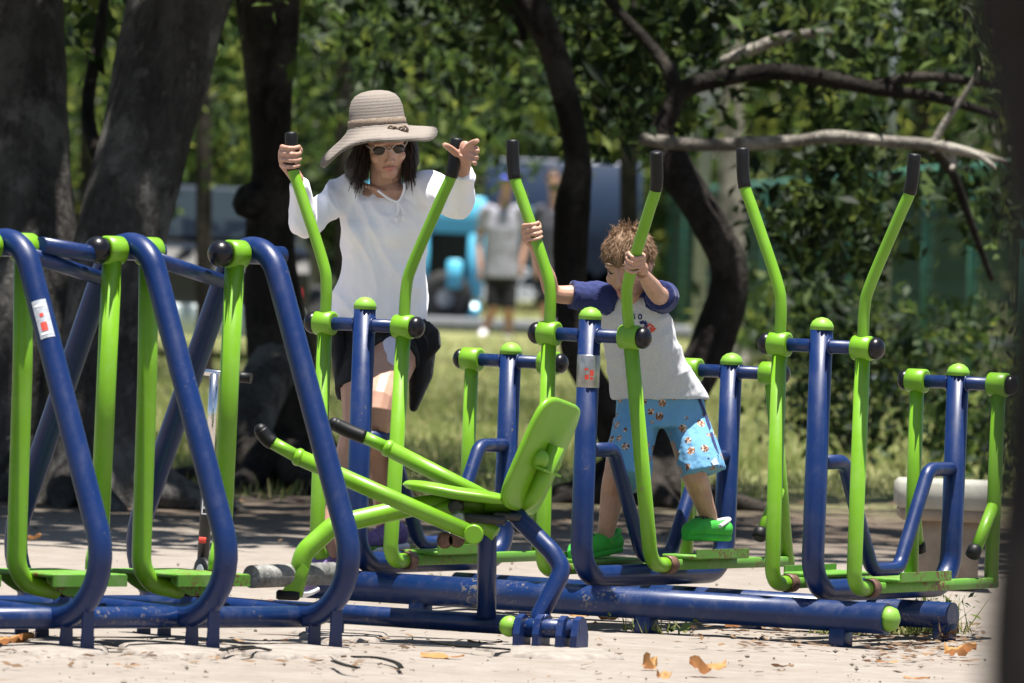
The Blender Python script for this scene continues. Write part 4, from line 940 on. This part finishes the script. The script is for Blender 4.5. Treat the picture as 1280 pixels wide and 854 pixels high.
# shirt
mb = MB()
mb.loft([(P(481, 233, 31.40), r_ * .088, f_ * .05), (P(482, 240, 31.40), r_ * .135, f_ * .066), (P(482, 252, 31.395), r_ * .158, f_ * .088), (P(482, 285, 31.40), r_ * .158, f_ * .115), (P(479, 325, 31.43), r_ * .143, f_ * .107),
         (P(476, 360, 31.46), r_ * .162, f_ * .115), (P(474, 385, 31.48), r_ * .17, f_ * .125), (P(473, 401, 31.49), r_ * .172, f_ * .128)], 22, 2.2)
for s_ in (-1, 1): mb.ball(P(482, 290, 31.40) + r_ * .062 * s_ + f_ * .062, (.058, .055, .062), 14, 9)
limb(mb, [P(450, 246, 31.40), lsh, lsh.lerp(lel, .55), lel, lel.lerp(lwr, .35), lwr + (lel - lwr) * .04], [.06, .062, .054, .050, .047, .034])
limb(mb, [P(515, 244, 31.36), rsh, rsh.lerp(rel, .5), rel, rel.lerp(rwr, .5), rwr + (rel - rwr) * .02], [.06, .062, .055, .050, .045, .036])
for k_ in range(0):                                                     # soft folds round the waist and elbow
    vv = 300 + k_ * 10; sgn = -1 if k_ % 2 else 1
    mb.tube(smooth_path([P(478 + sgn * 40, vv, 31.40), P(478 + sgn * 10, vv + 14, 31.345), P(478 - sgn * 25, vv + 20, 31.36)], 4), interp([.004, .011, .004], 4), 8)
sh = mb.build('shirt', M['white_cloth'], wo, None, .005, 9, (.013, 8, .6))
mb = MB()
for pts in ([(472, 238), (484, 247), (497, 252), (504, 241), (506, 228)], [(497, 252), (498, 262), (495, 272)], [(497, 252), (503, 262), (504, 270)]):
    mb.tube(smooth_path([P(u, v, 31.268) for u, v in pts], 4), .004, 8)
for u, v in ((495, 274), (504, 272)): mb.ball(P(u, v, 31.262), (.006, .006, .011), 8, 6)
mb.build('drawstring', M['white_cloth'], sh)
# shorts, waist jacket, pale panel
mb = MB()
mb.loft([(P(474, 392, 31.49), r_ * .16, f_ * .118), (P(475, 420, 31.5), r_ * .172, f_ * .13), (P(476, 442, 31.49), r_ * .165, f_ * .125)], 20)
limb(mb, [lhip, lhip.lerp(lkn, .35), lhip.lerp(lkn, .62)], [.10, .098, .092]); limb(mb, [rhip, rhip.lerp(rkn, .12), rhip.lerp(rkn, .28)], [.10, .098, .096])
so_ = mb.build('shorts', M['black_cloth'], wo, None, .008, 3)
mb = MB(); limb(mb, [P(488, 428, 31.36), P(492, 462, 31.26), P(489, 498, 31.20)], [.03, .052, .035]); mb.build('pale_panel', M['lilac'], so_, None, .008, 2)
mb = MB(); mb.loft([(P(530, 404, 31.45), V((.035, 0, 0)), V((0, .06, 0))), (P(528, 430, 31.45), V((.05, 0, 0)), V((0, .08, 0))), (P(526, 470, 31.44), V((.042, 0, 0)), V((0, .07, 0))), (P(516, 515, 31.42), V((.012, 0, 0)), V((0, .03, 0)))], 14)
mb.loft([(P(420, 408, 31.45), V((.02, 0, 0)), V((0, .06, 0))), (P(424, 440, 31.45), V((.03, 0, 0)), V((0, .07, 0))), (P(428, 500, 31.42), V((.02, 0, 0)), V((0, .06, 0)))], 12)
limb(mb, [P(420, 405, 31.42), P(476, 408, 31.365), P(532, 405, 31.42)], [.02, .02, .02], 8); mb.tube([P(530, 405, 31.38), P(541, 418, 31.36), P(544, 432, 31.36), P(536, 446, 31.38)], [.02, .028, .024, .012], 10)
mb.build('waist_jacket', M['black_cloth'], wo, None, .009, 2)
# hair
mb = MB()
limb(mb, [at(-.062, -.02, .03), at(-.082, -.01, -.03), P(444, 212, 31.30), P(447, 226, 31.31)], [.03, .036, .042, .02]); limb(mb, [at(.062, -.02, .03), at(.082, -.02, -.02), P(512, 203, 31.30), P(508, 214, 31.30)], [.028, .032, .034, .016])
mb.ball(at(0, -.05, .0), (.08, .06, .1), 16, 10, rot_of(hr, hf, hu)); hairb = mb.build('hair', M['hair_base_dk'], wo, None, .007, 2)
ro, di = [], []
for _ in range(700):
    s_ = random.choice((-1, 1)); q = at(s_ * random.uniform(.05, .085), random.uniform(-.06, .03), random.uniform(-.05, .04)); ro.append(q); di.append((s_ * random.uniform(.1, .5), random.uniform(-.3, .1), -1))
strands('hair_strands', M['hair_dk'], hairb, ro, di, .11, .006, .5, wo['_w'])
# sunglasses
mb = MB()
for s_ in (-1, 1):
    ring = [at(s_ * (.031 + .025 * math.cos(a)), .094 - .022 * abs(.031 + .025 * math.cos(a)) / .05 * 1.0, .010 + .017 * math.sin(a)) for a in np.linspace(0, 2 * math.pi, 17)]
    mb.tube(ring, .0024, 6, False); mb.tube([at(s_ * .056, .07, .014), at(s_ * .072, .03, .014), at(s_ * .078, -.02, .012)], .0032, 6)
mb.tube([at(-.007, .096, .014), at(0, .1, .015), at(.007, .096, .014)], .003, 6); sg_ = mb.build('sunglasses', M['frame_white'], wo)
for s_ in (-1, 1):
    mb = MB(); mb.loft([(at(s_ * .031, .0815 + dd, .010), hr * .0245 * kk, hu * .0165 * kk) for dd, kk in ((-.001, 1), (.003, 1), (.006, .6), (.007, .1))], 16); mb.build('lens', M['lens'], sg_)
# straw hat
hb_ = P(472, 163, 31.28); cu_ = (P(471, 118, 31.28) - P(474, 160, 31.28)).normalized()
fx = V((1, 0, 0)); fx = (fx - cu_ * fx.dot(cu_)).normalized(); fy = cu_.cross(fx)
def hat_ring(rad, h, wob=0, el=1.12): return [hb_ + fx * rad * math.cos(a) + fy * rad * el * math.sin(a) + cu_ * (h + wob * brim_off(a)) for a in np.linspace(0, 2 * math.pi, 49)[:-1]]
def brim_off(a):
    ca, sa = math.cos(a), math.sin(a)
    return -.014 * max(0, ca) - .085 * max(0, -ca) ** 1.6 - .028 * max(0, -sa) ** 1.3 + .018 * max(0, sa) + .010 * math.sin(3 * a + .6) + .006 * math.sin(5 * a)
prof = [(.20, -.012, 1), (.206, -.010, 1.03), (.17, -.002, .72), (.135, .004, .4), (.108, .010, .12), (.098, .022, 0), (.095, .055, 0), (.092, .08, 0), (.084, .104, 0), (.070, .121, 0), (.048, .132, 0), (.022, .137, 0), (.004, .138, 0)]
inn = [(.2, -.016, 1), (.17, -.010, .72), (.135, -.004, .4), (.104, .002, .12), (.090, .02, 0), (.084, .08, 0), (.055, .115, 0), (.01, .125, 0)]
mb = MB(); R_ = [hat_ring(*p) for p in inn[::-1]] + [hat_ring(*p) for p in prof]; mb.rings(R_); hat = mb.build('hat', M['straw'], wo)
mb = MB(); mb.rings([hat_ring(.0995, .016), hat_ring(.102, .020), hat_ring(.100, .036), hat_ring(.0965, .040)], False); band = mb.build('hat_band', M['straw_band'], hat)
mb = MB(); k0 = P(497, 161, 31.17)
for dx, dz in ((-.035, -.012), (.035, -.006), (-.022, -.03), (.026, -.026)): mb.tube(smooth_path([k0, k0 + V((dx * .7, -.012, dz * .2 + .012)), k0 + V((dx, -.006, dz)), k0 + V((dx * .3, -.004, dz * .6))], 4), .0045, 6)
mb.ball(k0, .009, 8, 6); mb.build('bow', M['straw_band'], hat)
# shoes
shoe(P(424, 706, 31.22), P(378, 744, 31.02), wo, M['purple'], M['white_sole'], 1.0, 'shoe', .043, False, lan)
shoe(P(503, 684, 31.50), P(452, 690, 31.30), wo, M['purple'], M['white_sole'], 1.0, 'shoe', .043, False, ran)
# ------------------------------------------------------------------ boy
bb = P(810, 690, 31.0); bb = V((bb.x, bb.y, 0))
bo = wroot('person', bb, 'boy in blue printed shorts and raglan shirt on the ski stepper', 'person')
r_, f_ = V((.93, -.36, .05)).normalized(), V((-.36, -.93, 0))
hc = P(785, 331, 30.80); hr, hf, hu = axes((.90, -.34, .04), (-.32, -.80, -.44)); KB = 1.0
mb = MB(); at = head(mb, hc, hr, hf, hu, KB)
limb(mb, [hc - hu * .05, P(790, 372, 30.88), P(795, 395, 30.93)], [.045, .042, .05])
mb.loft([(P(792, 380, 30.92), r_ * .09, f_ * .05), (P(798, 410, 30.95), r_ * .10, f_ * .07), (P(812, 460, 31.03), r_ * .1, f_ * .07), (P(824, 500, 31.1), r_ * .11, f_ * .08), (P(826, 525, 31.1), r_ * .1, f_ * .075)], 16)
lsh, lel, lwr = P(748, 372, 30.90), P(692, 366, 30.84), P(669, 308, 30.745)
rsh, rel, rwr = P(829, 372, 30.86), P(822, 368, 30.64), P(803, 342, 30.46)
limb(mb, [lsh, lsh.lerp(lel, .5), lel, lel.lerp(lwr, .35), lwr], [.036, .034, .029, .029, .019]); limb(mb, [rsh, rel, rel.lerp(rwr, .4), rwr], [.036, .031, .030, .020])
fist(mb, on_handle(1, -1, 290), V((-.32, .1, .95)), V((-.8, .5, 0)), V((0, -1, 0)), .0198, lwr, .8, .019)
fist(mb, on_handle(1, 1, 327), V((.25, -.3, .95)), V((.8, .55, 0)), V((0, -1, 0)), .0198, rwr, .8, .020)
lhip, lkn, lan = P(796, 520, 31.1), P(771, 590, 30.92), P(757, 668, 30.98)
rhip, rkn, ran = P(855, 520, 31.1), P(866, 588, 30.98), P(886, 646, 31.12)
for hp, kn, an in ((lhip, lkn, lan), (rhip, rkn, ran)): limb(mb, [hp, hp.lerp(kn, .5), kn, kn.lerp(an, .32) + V((0, .02, 0)), kn.lerp(an, .75), an, an - V((0, 0, .03))], [.07, .06, .044, .043, .033, .029, .03])
mb.build('body', M['skin'], bo, None, .0028, 1)
lips(at, bo, KB)
for s_ in (-1, 1):
    mb = MB(); mb.tube([at(s_ * .046, .070, .012), at(s_ * .031, .0835, .006), at(s_ * .016, .082, .010)], [.0015, .0028, .0015], 6); mb.build('eyelash', M['eye'], bo)
    mb = MB(); mb.tube([at(s_ * .052, .070, .038), at(s_ * .033, .0885, .045), at(s_ * .014, .088, .040)], [.002, .0042, .003], 6); mb.build('eyebrow', M['hair_base'], bo)
# shirt
mb = MB()
mb.loft([(P(790, 372, 30.90), r_ * .07, f_ * .05), (P(791, 379, 30.91), r_ * .105, f_ * .066), (P(794, 395, 30.93), r_ * .122, f_ * .086), (P(800, 425, 30.965), r_ * .128, f_ * .095), (P(811, 460, 31.02), r_ * .145, f_ * .105), (P(822, 488, 31.07), r_ * .166, f_ * .115), (P(825, 499, 31.08), r_ * .17, f_ * .118)], 22, 2.2)
for k_ in range(6):
    vv = 400 + k_ * 14; mb.tube(smooth_path([P(772 + k_ * 2, vv + 20, 30.87 + .018 * k_), P(800, vv + 6, 30.86 + .02 * k_), P(835 + k_ * 6, vv + 4, 30.90 + .02 * k_)], 4), interp([.003, .009, .003], 4), 8)
shb = mb.build('shirt', M['grey_cloth'], bo, None, .005, 5, (.008, 9, -.8))
for s_, a_, b_, c_ in ((-1, P(772, 378, 30.90), lsh, lsh.lerp(lel, .62)), (1, P(808, 378, 30.88), rsh, rsh.lerp(rel, .70))):
    mb = MB(); limb(mb, [a_, b_, b_.lerp(c_, .5), c_], [.05, .054, .049, .051]); mb.build('sleeve', M['navy'], shb, None, .005, 3, (.007, 13, .5))
mb = MB(); cr = [P(792, 370, 30.9) + r_ * .062 * math.cos(a) + f_ * .064 * math.sin(a) + V((0, 0, -.012 * max(0, math.sin(a)) + .01)) for a in np.linspace(0, 2 * math.pi, 25)]; mb.tube(cr, .008, 8, False); mb.build('collar', M['navy'], shb)
bpy.context.view_layer.update()
def strip(pts, w):
    out = []
    for i in range(len(pts) - 1):
        (a, b_), (c, d) = pts[i], pts[i + 1]; l = math.hypot(c - a, d - b_) or 1; nx_2, ny_ = -(d - b_) / l * w / 2, (c - a) / l * w / 2
        out.append([(a + nx_2, b_ + ny_), (c + nx_2, d + ny_), (c - nx_2, d - ny_), (a - nx_2, b_ - ny_)])
    return out
decal(shb, bo, strip([(792.5, 392), (793.5, 399)], 1.6) + strip([(798, 396), (799.5, 393), (802, 394), (802, 398), (799.5, 399), (798, 396)], 1.5) + strip([(800, 404), (805, 402), (808, 406), (806, 411)], 4), M['navy'], 'shirt_print', shb)
decal(shb, bo, strip([(806, 411), (812, 405), (817, 409), (813, 416), (808, 413)], 2.6) + strip([(812, 409), (816, 414), (819, 410)], 2.4) + strip([(806, 415), (810, 419)], 2), M['red_print'], 'shirt_print', shb)
# shorts
mb = MB()
mb.loft([(P(824, 488, 31.08), r_ * .148, f_ * .105), (P(826, 515, 31.09), r_ * .158, f_ * .115), (P(827, 533, 31.08), r_ * .15, f_ * .11)], 20)
limb(mb, [P(800, 520, 31.08), P(788, 560, 31.0), P(786, 590, 30.95), P(785, 603, 30.93)], [.083, .080, .080, .081]); limb(mb, [P(852, 520, 31.08), P(868, 555, 31.03), P(876, 580, 30.99), P(879, 592, 30.98)], [.080, .076, .076, .077])
shs = mb.build('shorts', M['shorts'], bo, None, .005, 3, (.008, 9, .3))
bpy.context.view_layer.update()
decal(shs, bo, strip([(873, 498), (882, 520), (891, 550), (902, 584)], 3.2), M['navy'], 'side_stripe', shs)
decal(shs, bo, [[(884, 573), (897, 569), (901, 583), (888, 587)]], M['black_cloth'], 'hem_label', shs)
decal(shs, bo, [[(888, 577), (894, 572), (898, 581), (891, 582)]], M['silver'], 'hem_label', shs, .004)
# hair
mb = MB(); mb.ball(at(0, -.016, .034), V((.081, .098, .088)), 18, 12, rot_of(hr, hf, hu)); mb.ball(at(0, -.05, -.02), V((.070, .056, .075)), 16, 10, rot_of(hr, hf, hu))
hb2 = mb.build('hair', M['hair_br'], bo, None, .004, 2, (.009, 30, .4))
ro, di = [], []
while len(ro) < 7000:
    d = V((random.gauss(0, 1), random.gauss(0, 1), random.gauss(0, 1))).normalized()
    if d.z < -.75 or (d.y > .2 and d.z < .36) or (d.z < -.05 and d.y > -.05): continue
    ro.append(at(d.x * .079, -.016 + d.y * .096, .034 + d.z * .086)); nrm = hr * d.x + hf * d.y + hu * d.z
    crown = hu * .75 - hf * .65 + hr * .15; fl = nrm * crown.dot(nrm) - crown; fl = fl.normalized() if fl.length > .1 else nrm
    sw = noise.noise_vector(d * 2.6) * .5
    di.append(fl + sw + nrm * random.uniform(.08, .26) + V((random.gauss(0, .07), random.gauss(0, .07), random.gauss(0, .07))))
strands('hair_strands', M['hair_br'], hb2, ro, di, .030, .0026, .05, bo['_w'], curl=.12)
ro = [at(random.gauss(-.005, .022), -.02 + random.gauss(0, .022), .116) for _ in range(110)]
strands('hair_strands', M['hair_br'], hb2, ro, [hu * .8 + V((random.gauss(.1, .5), random.gauss(0, .4), .3)) for _ in ro], .03, .003, .0, bo['_w'], curl=.4)
# clogs
for h_, t_, nm in ((P(772, 690, 31.05), P(716, 701, 30.86), 0), (P(907, 676, 31.2), P(858, 675, 31.02), 1)):
    o, d, sv, up = shoe(h_, t_, bo, M['clog'], M['clog'], .82, 'clog', .046, True)
    for q_ in range(8):
        mb = MB(); c = h_ + d * ((.62 + .09 * (q_ % 4)) * (t_ - h_).length) + sv * ((-.018 + .03 * (q_ // 4)) * .95) + up * (.076 - .03 * max(0, (q_ % 4) - 1) / 2); mb.ball(c, (.006, .006, .006), 8, 5); mb.build('vent_hole', M['black'], o)
    mb = MB(); mb.tube(smooth_path([h_ + d * .1 + sv * .046 + up * .05, h_ - d * .012 + up * .075, h_ + d * .1 - sv * .046 + up * .05], 6), .007, 8); mb.build('heel_strap', M['white_sole'] if nm else M['clog'], o)
    mb = MB(); mb.ball(h_ + d * .09 + up * .05, (.035, .035, .022), 12, 8); mb.build('lining', M['navy'], o)
# ------------------------------------------------------------------ walkers far behind
def walker(label, Y, j, top, bottom, cap=None, sleeve=True):
    b = V((P(j['hip'][0], 400, Y).x, Y, 0)); r = wroot('person', b, label, 'person')
    def q(k, dy=0): return P(j[k][0], j[k][1], Y + dy)
    mb = MB(); c = q('head'); at = head(mb, c, V((1, 0, 0)), V((0, -1, 0)), V((0, 0, 1)))
    ch, hp = q('chest'), q('hip')
    limb(mb, [c - V((0, 0, .06)), ch + V((0, 0, .2)), ch], [.055, .06, .1])
    X, F = V((1, 0, 0)), V((0, -1, 0))
    mb.loft([(ch + V((0, 0, .16)), X * .12, F * .08), (ch, X * .15, F * .1), (ch.lerp(hp, .6), X * .13, F * .1), (hp, X * .15, F * .11)], 14)
    for s in 'lr':
        limb(mb, [q(s + 'sh'), q(s + 'el', .03), q(s + 'wr', -.06)], [.05, .042, .03]); w_ = q(s + 'wr', -.06)
        mb.ball(w_ - V((0, .01, .04)), (.022, .03, .045), 10, 7)
        for i in range(4): mb.tube([w_ + V((-.02 + .013 * i, -.01, -.07)), w_ + V((-.022 + .014 * i, -.02, -.105)), w_ + V((-.02 + .013 * i, -.005, -.125))], [.009, .009, .006], 6)
        mb.tube([w_ + V((.015, -.02, -.02)), w_ + V((.02, -.045, -.06))], [.011, .008], 6)
        hh = hp + V((.075 if s == 'r' else -.075, 0, -.02)); limb(mb, [hh, q(s + 'kn', -.05), q(s + 'kn').lerp(q(s + 'an'), .35) + V((0, .03, 0)), q(s + 'an')], [.085, .058, .058, .038])
    mb.build('body', M['skin'], r, None, .01, 2)
    mb = MB(); mb.loft([(ch + V((0, 0, .2)), X * .08, F * .07), (ch + V((0, 0, .15)), X * .17, F * .1), (ch, X * .185, F * .13), (ch.lerp(hp, .6), X * .175, F * .13), (hp - V((0, 0, .02)), X * .18, F * .14)], 16)
    for s in 'lr': limb(mb, [ch + V((0, 0, .12)), q(s + 'sh'), q(s + 'sh').lerp(q(s + 'el', .03), .65)], [.06, .058, .056])
    mb.build('shirt', top, r, None, .011, 2)
    mb = MB(); mb.loft([(hp + V((0, 0, .02)), X * .165, F * .125), (hp - V((0, 0, .1)), X * .17, F * .13)], 16)
    for s in 'lr':
        hh = hp + V((.075 if s == 'r' else -.075, 0, -.02)); limb(mb, [hh, hh.lerp(q(s + 'kn', -.05), .6), q(s + 'kn', -.05)], [.095, .09, .082])
    mb.build('shorts', bottom, r, None, .011, 2)
    for s in 'lr': shoe(q(s + 'an') + V((0, .05, -.085)), q(s + 'an') + V((-.03, -.2, -.085)), r, M['white_sole'], M['white_sole'], 1, 'shoe', .045, False, q(s + 'an'))
    if cap:
        mb = MB(); mb.ball(c + V((0, .01, .05)), (.088, .105, .085), 16, 9); mb.box(c + V((0, -.12, .05)), (.13, .12, .012), Matrix.Rotation(.2, 3, 'X'), .005); mb.build('cap', cap, r, None, .01, 2)
    else:
        mb = MB(); mb.ball(c + V((0, .02, .04)), (.085, .1, .09), 16, 9); mb.build('hair', M['hair_base_dk'], r, None, .01, 2)
walker('blurred walker in pale shirt, black shorts and blue cap on the far path', 95.5, dict(head=(634, 227), chest=(628, 285), hip=(627, 345), lsh=(607, 262), rsh=(650, 262), lel=(599, 300), rel=(657, 298), lwr=(600, 336), rwr=(652, 332), lkn=(617, 384), rkn=(636, 386), lan=(606, 412), ran=(636, 419)), M['white_shirt'], M['black_cloth'], M['cap_blue'])
walker('blurred walker in dark grey top half hidden behind the boy and his handle', 97.0, dict(head=(692, 224), chest=(693, 285), hip=(691, 345), lsh=(674, 262), rsh=(713, 262), lel=(669, 300), rel=(719, 298), lwr=(671, 334), rwr=(717, 332), lkn=(681, 380), rkn=(701, 382), lan=(685, 412), ran=(703, 412)), M['dark_top'], M['black_cloth'])
# ================================================================== SMALL THINGS ON THE GROUND
def dead_leaf(u, v, L_, label, mat='dry', rz=0, curl=.3, grp='dead leaves on the sand'):
    c = G(u, v); n = 11; m = 5; mb = MB(); L_ *= .72; curl *= 1.1; ph = random.uniform(0, 6)
    for i in range(n):
        t_ = i / (n - 1); wdt = math.sin(math.pi * min(.97, max(.03, t_ ** .8))) * .22 * L_ * (1 + .4 * math.sin(i * 2.3 + ph))
        for k in range(m):
            s_ = (k / (m - 1) - .5) * 2
            x = (t_ - .5) * L_; y = s_ * wdt * (1 + .35 * noise.noise(V((t_ * 7 + ph, s_ * 2, ph)))); q3 = V((t_ * 3.2 + ph, s_ * 1.3, ph))
            z = .004 + curl * L_ * max(0, .30 + .45 * noise.noise(q3) + .9 * (t_ - .45) ** 2 + .22 * s_ * math.sin(t_ * 4 + ph) - .12)
            mb.v.append(V((x * math.cos(rz) - y * math.sin(rz), x * math.sin(rz) + y * math.cos(rz), z)))
    for i in range(n - 1):
        for k in range(m - 1): mb.face((i * m + k, i * m + k + 1, (i + 1) * m + k + 1, (i + 1) * m + k))
    o = mb.build('dead_leaf', M[mat], None); o.location = c; tag(o, label, 'dead leaf', grp); return o
dead_leaf(553, 824, .19, 'flat tan dead leaf on the sand below the rowing bench', rz=.1, curl=.15)
dead_leaf(606, 806, .16, 'dark dead leaf with thin shadow left of the green end ball', 'drymid', .2, .12)
dead_leaf(812, 838, .10, 'upright orange dead leaf right of the rowing bench foot', rz=.9, curl=.9)
dead_leaf(884, 845, .16, 'curled orange dead leaf in the middle of the front sand', rz=.2, curl=.6)
dead_leaf(978, 836, .10, 'small brown dead leaf on open sand left of the green rail cap', 'drymid', .1, .3)
dead_leaf(1108, 830, .10, 'pale brown dead leaf on bare sand below the green rail cap', rz=-.2, curl=.2)
dead_leaf(1146, 851, .12, 'yellow dead leaf at the bottom edge, right', rz=.3, curl=.2)
dead_leaf(755, 776, .17, 'brown crumpled dead leaf under the middle of the front rail', rz=.1, curl=.7)
dead_leaf(722, 772, .15, 'orange-brown dead leaf beside the rowing bench foot, under the rail', rz=.5, curl=.8)
dead_leaf(922, 786, .17, 'large orange dead leaf propped under the front rail', rz=.2, curl=.8)
dead_leaf(968, 788, .17, 'folded brown dead leaf under the front rail, next to a large orange one', 'drymid', -.3, 1.0)
dead_leaf(1200, 822, .15, 'brown dead leaf close to the blurred near trunk', rz=.2, curl=.8)
dead_leaf(1185, 800, .12, 'rusty dead leaf among the weeds right of the green rail cap', 'drymid', .7, .8)
dead_leaf(830, 850, .07, 'tiny orange dead leaf scrap at the bottom beside an upright leaf', rz=.4, curl=.8)
dead_leaf(18, 808, .17, 'large brown dead leaf at the bottom left under the air walker', 'dry', .3, .6)
dead_leaf(40, 676, .10, 'orange dead leaf behind the leftmost pedal', 'dry', .3, .5)
# litter too small to count
pts = []
for u0, u1, v0, v1, n in ((860, 1230, 780, 812, 260), (-20, 520, 795, 835, 150), (-20, 1280, 770, 854, 160), (-20, 1280, 590, 680, 700), (1080, 1230, 790, 830, 200)):
    for _ in range(n): p = G(random.uniform(u0, u1), random.uniform(v0, v1)); pts.append((p.x, p.y, .009))
pts = np.array(pts); nq = len(pts); a_ = RNG.uniform(0, 6.28, nq); l_ = RNG.uniform(.008, .03, nq)[:, None]
dv = np.stack([np.cos(a_), np.sin(a_), RNG.normal(0, .12, nq)], 1) * l_; sv_ = np.stack([-np.sin(a_), np.cos(a_), RNG.normal(0, .25, nq)], 1) * l_ * .4
o = quads('leaf_litter', np.stack([pts - dv, pts + sv_ + dv * .2, pts + dv, pts - sv_ + dv * .1], 1), M['drymid']); tag(o, 'fine brown leaf litter scattered over the sand', 'leaf litter', None, 'stuff')
# weeds by the rail ends
def weed(u, v, n, h, label, mat='grass', leafy=True):
    c = G(u, v); r = wroot('weed', c, label, 'weed', 'weeds by the machine bases')
    k = np.array([tuple(c)] * n) + np.stack([RNG.normal(0, .05, n), RNG.normal(0, .05, n), np.zeros(n)], 1)
    a = RNG.uniform(0, 6.28, n); hh = h * RNG.uniform(.4, 1.2, n); sd_ = np.stack([np.cos(a), np.sin(a), np.zeros(n)], 1) * .004
    tip = k + np.stack([RNG.normal(0, .55, n) * hh, RNG.normal(0, .55, n) * hh, hh], 1); quads('blades', np.stack([k - sd_, k + sd_, tip], 1), M['grass'], r, c)['kind'] = 'stuff'
    if leafy: leaf_mesh('leaves', k[:n // 2] + np.stack([RNG.normal(0, .06, n // 2), RNG.normal(0, .06, n // 2), RNG.uniform(.01, h, n // 2)], 1), .03, M['leaf'], r, c)
weed(1050, 792, 110, .10, 'dry weed tuft against the front rail, left of the green end cap', leafy=False)
weed(1128, 792, 140, .12, 'leafy weed just right of the green rail end cap')
weed(1168, 790, 150, .13, 'tall leafy weed beside the blurred near trunk')
weed(560, 742, 90, .07, 'grass tuft under the front rail behind the rowing bench post', leafy=False)
weed(815, 790, 60, .06, 'small green weed under the front rail left of the orange leaf')
weed(1075, 772, 80, .14, 'weed sprig behind the green rail end cap')
# straps and palm strips lying on the sand
def strap(paths, label, c):
    b = G(*c); r = wroot('strap', b, label, 'strap')
    for pts in paths:
        mb = MB(); P3 = smooth_path([G(u, v, .012 + random.random() * .012) for u, v in pts], 5); L_ = []
        R_ = []
        for i, p in enumerate(P3):
            d = (P3[min(i + 1, len(P3) - 1)] - P3[max(i - 1, 0)]); d.z = 0; d.normalize(); s_ = V((-d.y, d.x, .15)) * .007; R_.append([p - s_ - V((0, 0, .002)), p + s_ - V((0, 0, .002)), p + s_ + V((0, 0, .002)), p - s_ + V((0, 0, .002))])
        mb.rings(R_, True, False); mb.build('strip', M['strap'], r)
strap([[(440, 821), (470, 822), (494, 828), (502, 835)], [(416, 826), (430, 831), (448, 835)]], 'thin dark strap on the sand right of the air walker', (450, 832))
strap([[(276, 813), (295, 809), (318, 808)], [(300, 812), (322, 810), (338, 813)]], 'tangle of dark straps between the air walker feet', (300, 815))
strap([[(538, 802), (570, 807), (600, 809), (638, 812)]], 'thin dark strip lying left of the green end ball', (590, 806))
# concrete footings round the feet
def footing(u, v, a, b_, label):
    c = G(u, v); mb = MB(); n = 28
    def ring(k, z): return [V((c.x + a * k * math.cos(t_) * (1 + .4 * noise.noise(V((c.x + math.cos(t_) * 2.5, math.sin(t_) * 2.5, 1)))), c.y + b_ * k * math.sin(t_) * (1 + .4 * noise.noise(V((math.cos(t_) * 3, c.x + math.sin(t_) * 3, 5)))), z)) for t_ in np.linspace(0, 2 * math.pi, n + 1)[:-1]]
    mb.rings([ring(1.1, -.03), ring(1.02, .002), ring(.93, .010), ring(.5, .013)], True, True); o = mb.build('footing', M['footing'], None); tag(o, label, 'footing', 'concrete footings set in the sand')
footing(70, 812, .16, .42, 'rough concrete footing under the leftmost arch foot'); footing(222, 812, .17, .42, 'rough concrete footing under the second arch foot'); footing(372, 815, .17, .42, 'rough concrete footing under the third arch foot')
footing(690, 815, .2, .35, 'rough concrete footing under the rowing bench foot'); footing(430, 795, .14, .4, 'rough concrete footing under the rowing bench rail')

# pebbles and grit
def pebbles(n):
    oc = np.array([(1, 0, 0), (0, 1, 0), (-1, 0, 0), (0, -1, 0), (0, 0, .8), (0, 0, -.8)], float); tri = [(0, 1, 4), (1, 2, 4), (2, 3, 4), (3, 0, 4), (1, 0, 5), (2, 1, 5), (3, 2, 5), (0, 3, 5)]
    out = []
    for _ in range(n):
        p = G(random.uniform(-20, 1260), random.uniform(700, 854)); r = random.choice((.003, .003, .004, .005, .009)) * random.uniform(.7, 1.3)
        v = oc * r * RNG.uniform(.6, 1.3, (6, 3)); a = random.random() * 6.28; c_, s_ = math.cos(a), math.sin(a)
        v = np.stack([v[:, 0] * c_ - v[:, 1] * s_, v[:, 0] * s_ + v[:, 1] * c_, v[:, 2]], 1) + np.array([p.x, p.y, .002])
        out += [v[list(t_)] for t_ in tri]
    o = quads('pebbles', np.array(out), M['pebble']); tag(o, 'fine pebbles and grit strewn over the sand', 'pebbles', None, 'stuff')
M['pebble'] = plain('pebble', (.17, .145, .12), .9, 0, .5, 9)
pebbles(420)
